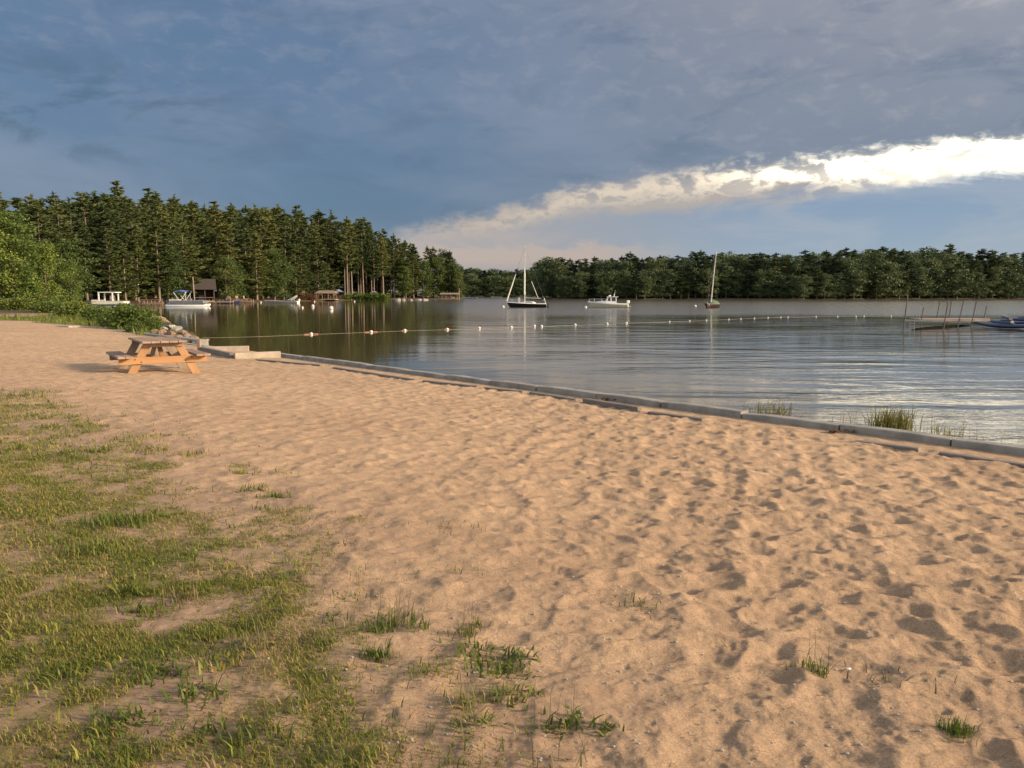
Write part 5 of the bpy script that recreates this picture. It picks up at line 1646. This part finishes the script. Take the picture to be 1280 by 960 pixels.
EXPO = 1.1
K = 10.0 / (2 ** EXPO)           # so that colours below read as display-linear values


def c8(r, g, b, s=1.0):
    f = lambda v: (v / 255 / 12.92 if v < 10.3 else ((v / 255 + .055) / 1.055) ** 2.4)
    return (f(r) * K * s, f(g) * K * s, f(b) * K * s)


az = mth('MULTIPLY', mth('ARCTAN2', sx.outputs['X'], sx.outputs['Y']), 180 / math.pi)
el = mth('MULTIPLY', mth('ARCSINE', sx.outputs['Z']), 180 / math.pi)
# layered cloud noises, stretched along the horizon
cv = N.new('ShaderNodeCombineXYZ'); L.new(az, cv.inputs[0]); L.new(mth('MULTIPLY', el, 3.0), cv.inputs[1])
n_big = noise(N, L, cv.outputs[0], 0.035, 4, .55, .4)
n_mid = noise(N, L, cv.outputs[0], 0.11, 6, .6, .6)
cv2 = N.new('ShaderNodeCombineXYZ'); L.new(az, cv2.inputs[0]); L.new(mth('MULTIPLY', el, 2.0), cv2.inputs[1])
n_fin = noise(N, L, cv2.outputs[0], 0.45, 8, .62, .35)
f_big, f_mid, f_fin = n_big.outputs['Fac'], n_mid.outputs['Fac'], n_fin.outputs['Fac']
# lower edge of the dark cloud deck, by azimuth
rb = ramp(N, [(0.0, 0.0), (.36, 0.05), (.405, .28), (.432, .47), (.465, .56), (.50, .63), (.545, .80), (.62, .90), (.71, .93), (.78, .94), (1.0, .95)])
L.new(mth('ADD', mth('DIVIDE', az, 120.0), .5), rb.inputs['Fac'])
edge = mth('MULTIPLY', rb.outputs['Color'], 10.0)
t_ = mth('SUBTRACT', el, edge)
t_ = mth('ADD', t_, mth('MULTIPLY', mth('SUBTRACT', f_fin, .5), 1.5))
t_ = mth('ADD', t_, mth('MULTIPLY', mth('SUBTRACT', f_mid, .5), 1.0))
thk = mth('MULTIPLY', srange(az, 0, 9), srange(az, 30, 17))
right = srange(az, -6, 30)
# dark deck: slate blue on the left, greyer and lighter to the upper right
deckc = mixc(srange(az, -14, 20), c8(90, 116, 148), c8(124, 133, 150))
deckc = mixc(srange(el, 3, 13, .75, 0), deckc, mixc(srange(az, -10, 22), c8(78, 108, 138), c8(102, 118, 142)))
deckc = mixc(mth('MULTIPLY', srange(mth('ADD', el, mth('MULTIPLY', az, .25)), 15, 30), .55), deckc, c8(170, 166, 172))
deckc = mixc(mth('MULTIPLY', srange(f_big, .40, .68), .50), deckc, c8(140, 148, 168))
deckc = mixc(mth('MULTIPLY', mth('MULTIPLY', srange(f_fin, .45, .7), srange(el, 9, 16)), .22), deckc, c8(160, 162, 172))
deckc = mixc(mth('MULTIPLY', srange(f_mid, .50, .68), .42), deckc, c8(78, 100, 128))
deckc = mixc(mth('MULTIPLY', mth('MULTIPLY', srange(f_fin, .5, .75), srange(az, -5, 25)), .30), deckc, c8(176, 170, 172))
# streaky dark shreds low on the left
shred = mth('MULTIPLY', mth('MULTIPLY', srange(az, -14, -26), srange(el, 16, 12)), mth('MULTIPLY', srange(el, 7, 10), srange(f_mid, .44, .56)))
deckc = mixc(mth('MULTIPLY', shred, .55), deckc, c8(66, 88, 112))
# brightness patch high right
hi = mth('MULTIPLY', srange(mth('ADD', mth('ABSOLUTE', mth('SUBTRACT', az, 31)), mth('MULTIPLY', mth('ABSOLUTE', mth('SUBTRACT', el, 20.5)), 2.2)), 11, 0), srange(f_fin, .3, .65))
deckc = mixc(mth('MULTIPLY', hi, .95), deckc, c8(232, 228, 212))
# under the deck: bright band, then layered blue-grey haze
blue = mixc(srange(el, .5, 7), c8(146, 166, 186), c8(126, 149, 178))
blue = mixc(mth('MULTIPLY', srange(f_mid, .42, .62), .45), blue, c8(166, 172, 184))
blue = mixc(srange(az, 22, 0), blue, c8(152, 154, 164))
glow = mixc(srange(az, 10, 31), mixc(srange(az, -6, 14), c8(188, 170, 158), c8(234, 216, 192, 1.0)), c8(255, 242, 212, 3.8))
thick = mth('MULTIPLY', srange(az, -8, 30, 1.3, 3.1), 1.0)
band = mth('MULTIPLY', srange(mth('ADD', t_, mth('ADD', mth('MULTIPLY', mth('SUBTRACT', f_mid, .5), 2.2), mth('MULTIPLY', thk, 1.1))), -2.3, -.9), srange(az, -11, -1))
bandcol = mixc(mth('MULTIPLY', srange(mth('ADD', t_, mth('MULTIPLY', mth('SUBTRACT', f_fin, .5), 3.5)), -1.1, -2.6), srange(az, 32, 22, .35, 1)), glow, mixc(srange(az, -4, 12), c8(158, 152, 156), c8(178, 166, 158)))
bandcol = mixc(mth('MULTIPLY', srange(f_fin, .45, .58), srange(az, 34, 22, .65, .85)), bandcol, mixc(srange(az, 14, 28), c8(166, 158, 156), c8(206, 196, 184)))
low = mixc(band, blue, bandcol)
# low peach cumulus over the far bay
cum_ = mth('MULTIPLY', mth('MULTIPLY', srange(mth('ADD', el, mth('MULTIPLY', mth('SUBTRACT', f_fin, .5), 2.4)), 3.7, 3.2), srange(el, 1.4, 2.6)), mth('MULTIPLY', srange(az, -14, -7), srange(az, 14, 5)))
low = mixc(mth('MULTIPLY', cum_, .7), low, c8(192, 170, 158))
cum2 = mth('MULTIPLY', mth('MULTIPLY', srange(el, 2.6, 3.6), srange(el, 5.0, 4.2)), mth('MULTIPLY', srange(az, -10, -6), srange(az, 8, -2)))
low = mixc(mth('MULTIPLY', mth('MULTIPLY', cum2, srange(f_mid, .36, .6)), .6), low, c8(182, 168, 162))
d_ = srange(mth('ADD', t_, mth('MULTIPLY', mth('SUBTRACT', f_fin, .5), 1.2)), -1.2, .5)
cloudc = mixc(d_, low, deckc)
# clear sky plus bright cloud added as fill, overhead and behind the photographer
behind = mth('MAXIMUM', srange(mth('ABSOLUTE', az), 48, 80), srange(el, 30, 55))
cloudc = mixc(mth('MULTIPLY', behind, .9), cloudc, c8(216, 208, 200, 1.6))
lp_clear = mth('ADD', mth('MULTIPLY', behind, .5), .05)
clear = N.new('ShaderNodeMix'); clear.data_type = 'RGBA'; clear.blend_type = 'MULTIPLY'; clear.inputs[0].default_value = 1.0
L.new(skyt.outputs['Color'], clear.inputs[6]); clear.inputs[7].default_value = (1.5, 1.45, 1.35, 1)
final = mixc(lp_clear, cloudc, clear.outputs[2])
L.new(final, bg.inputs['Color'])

cam = bpy.data.cameras.new('camera'); co = bpy.data.objects.new('camera', cam); COL.objects.link(co)
co.location = (0, 0, CAMZ); co.rotation_euler = (math.pi / 2 - PITCH, 0, 0)
cam.sensor_width = 36; cam.lens = 36 * FPX / 1280; cam.clip_start = .05; cam.clip_end = 9000
scene.camera = co
vs = scene.view_settings; vs.view_transform = 'Standard'; vs.look = 'None'; vs.exposure = EXPO; vs.gamma = 1; vs.use_curve_mapping = False
scene.render.engine = 'CYCLES'
scene.cycles.max_bounces = 6; scene.cycles.diffuse_bounces = 3; scene.cycles.glossy_bounces = 3; scene.cycles.transmission_bounces = 3
scene.cycles.use_denoising = True
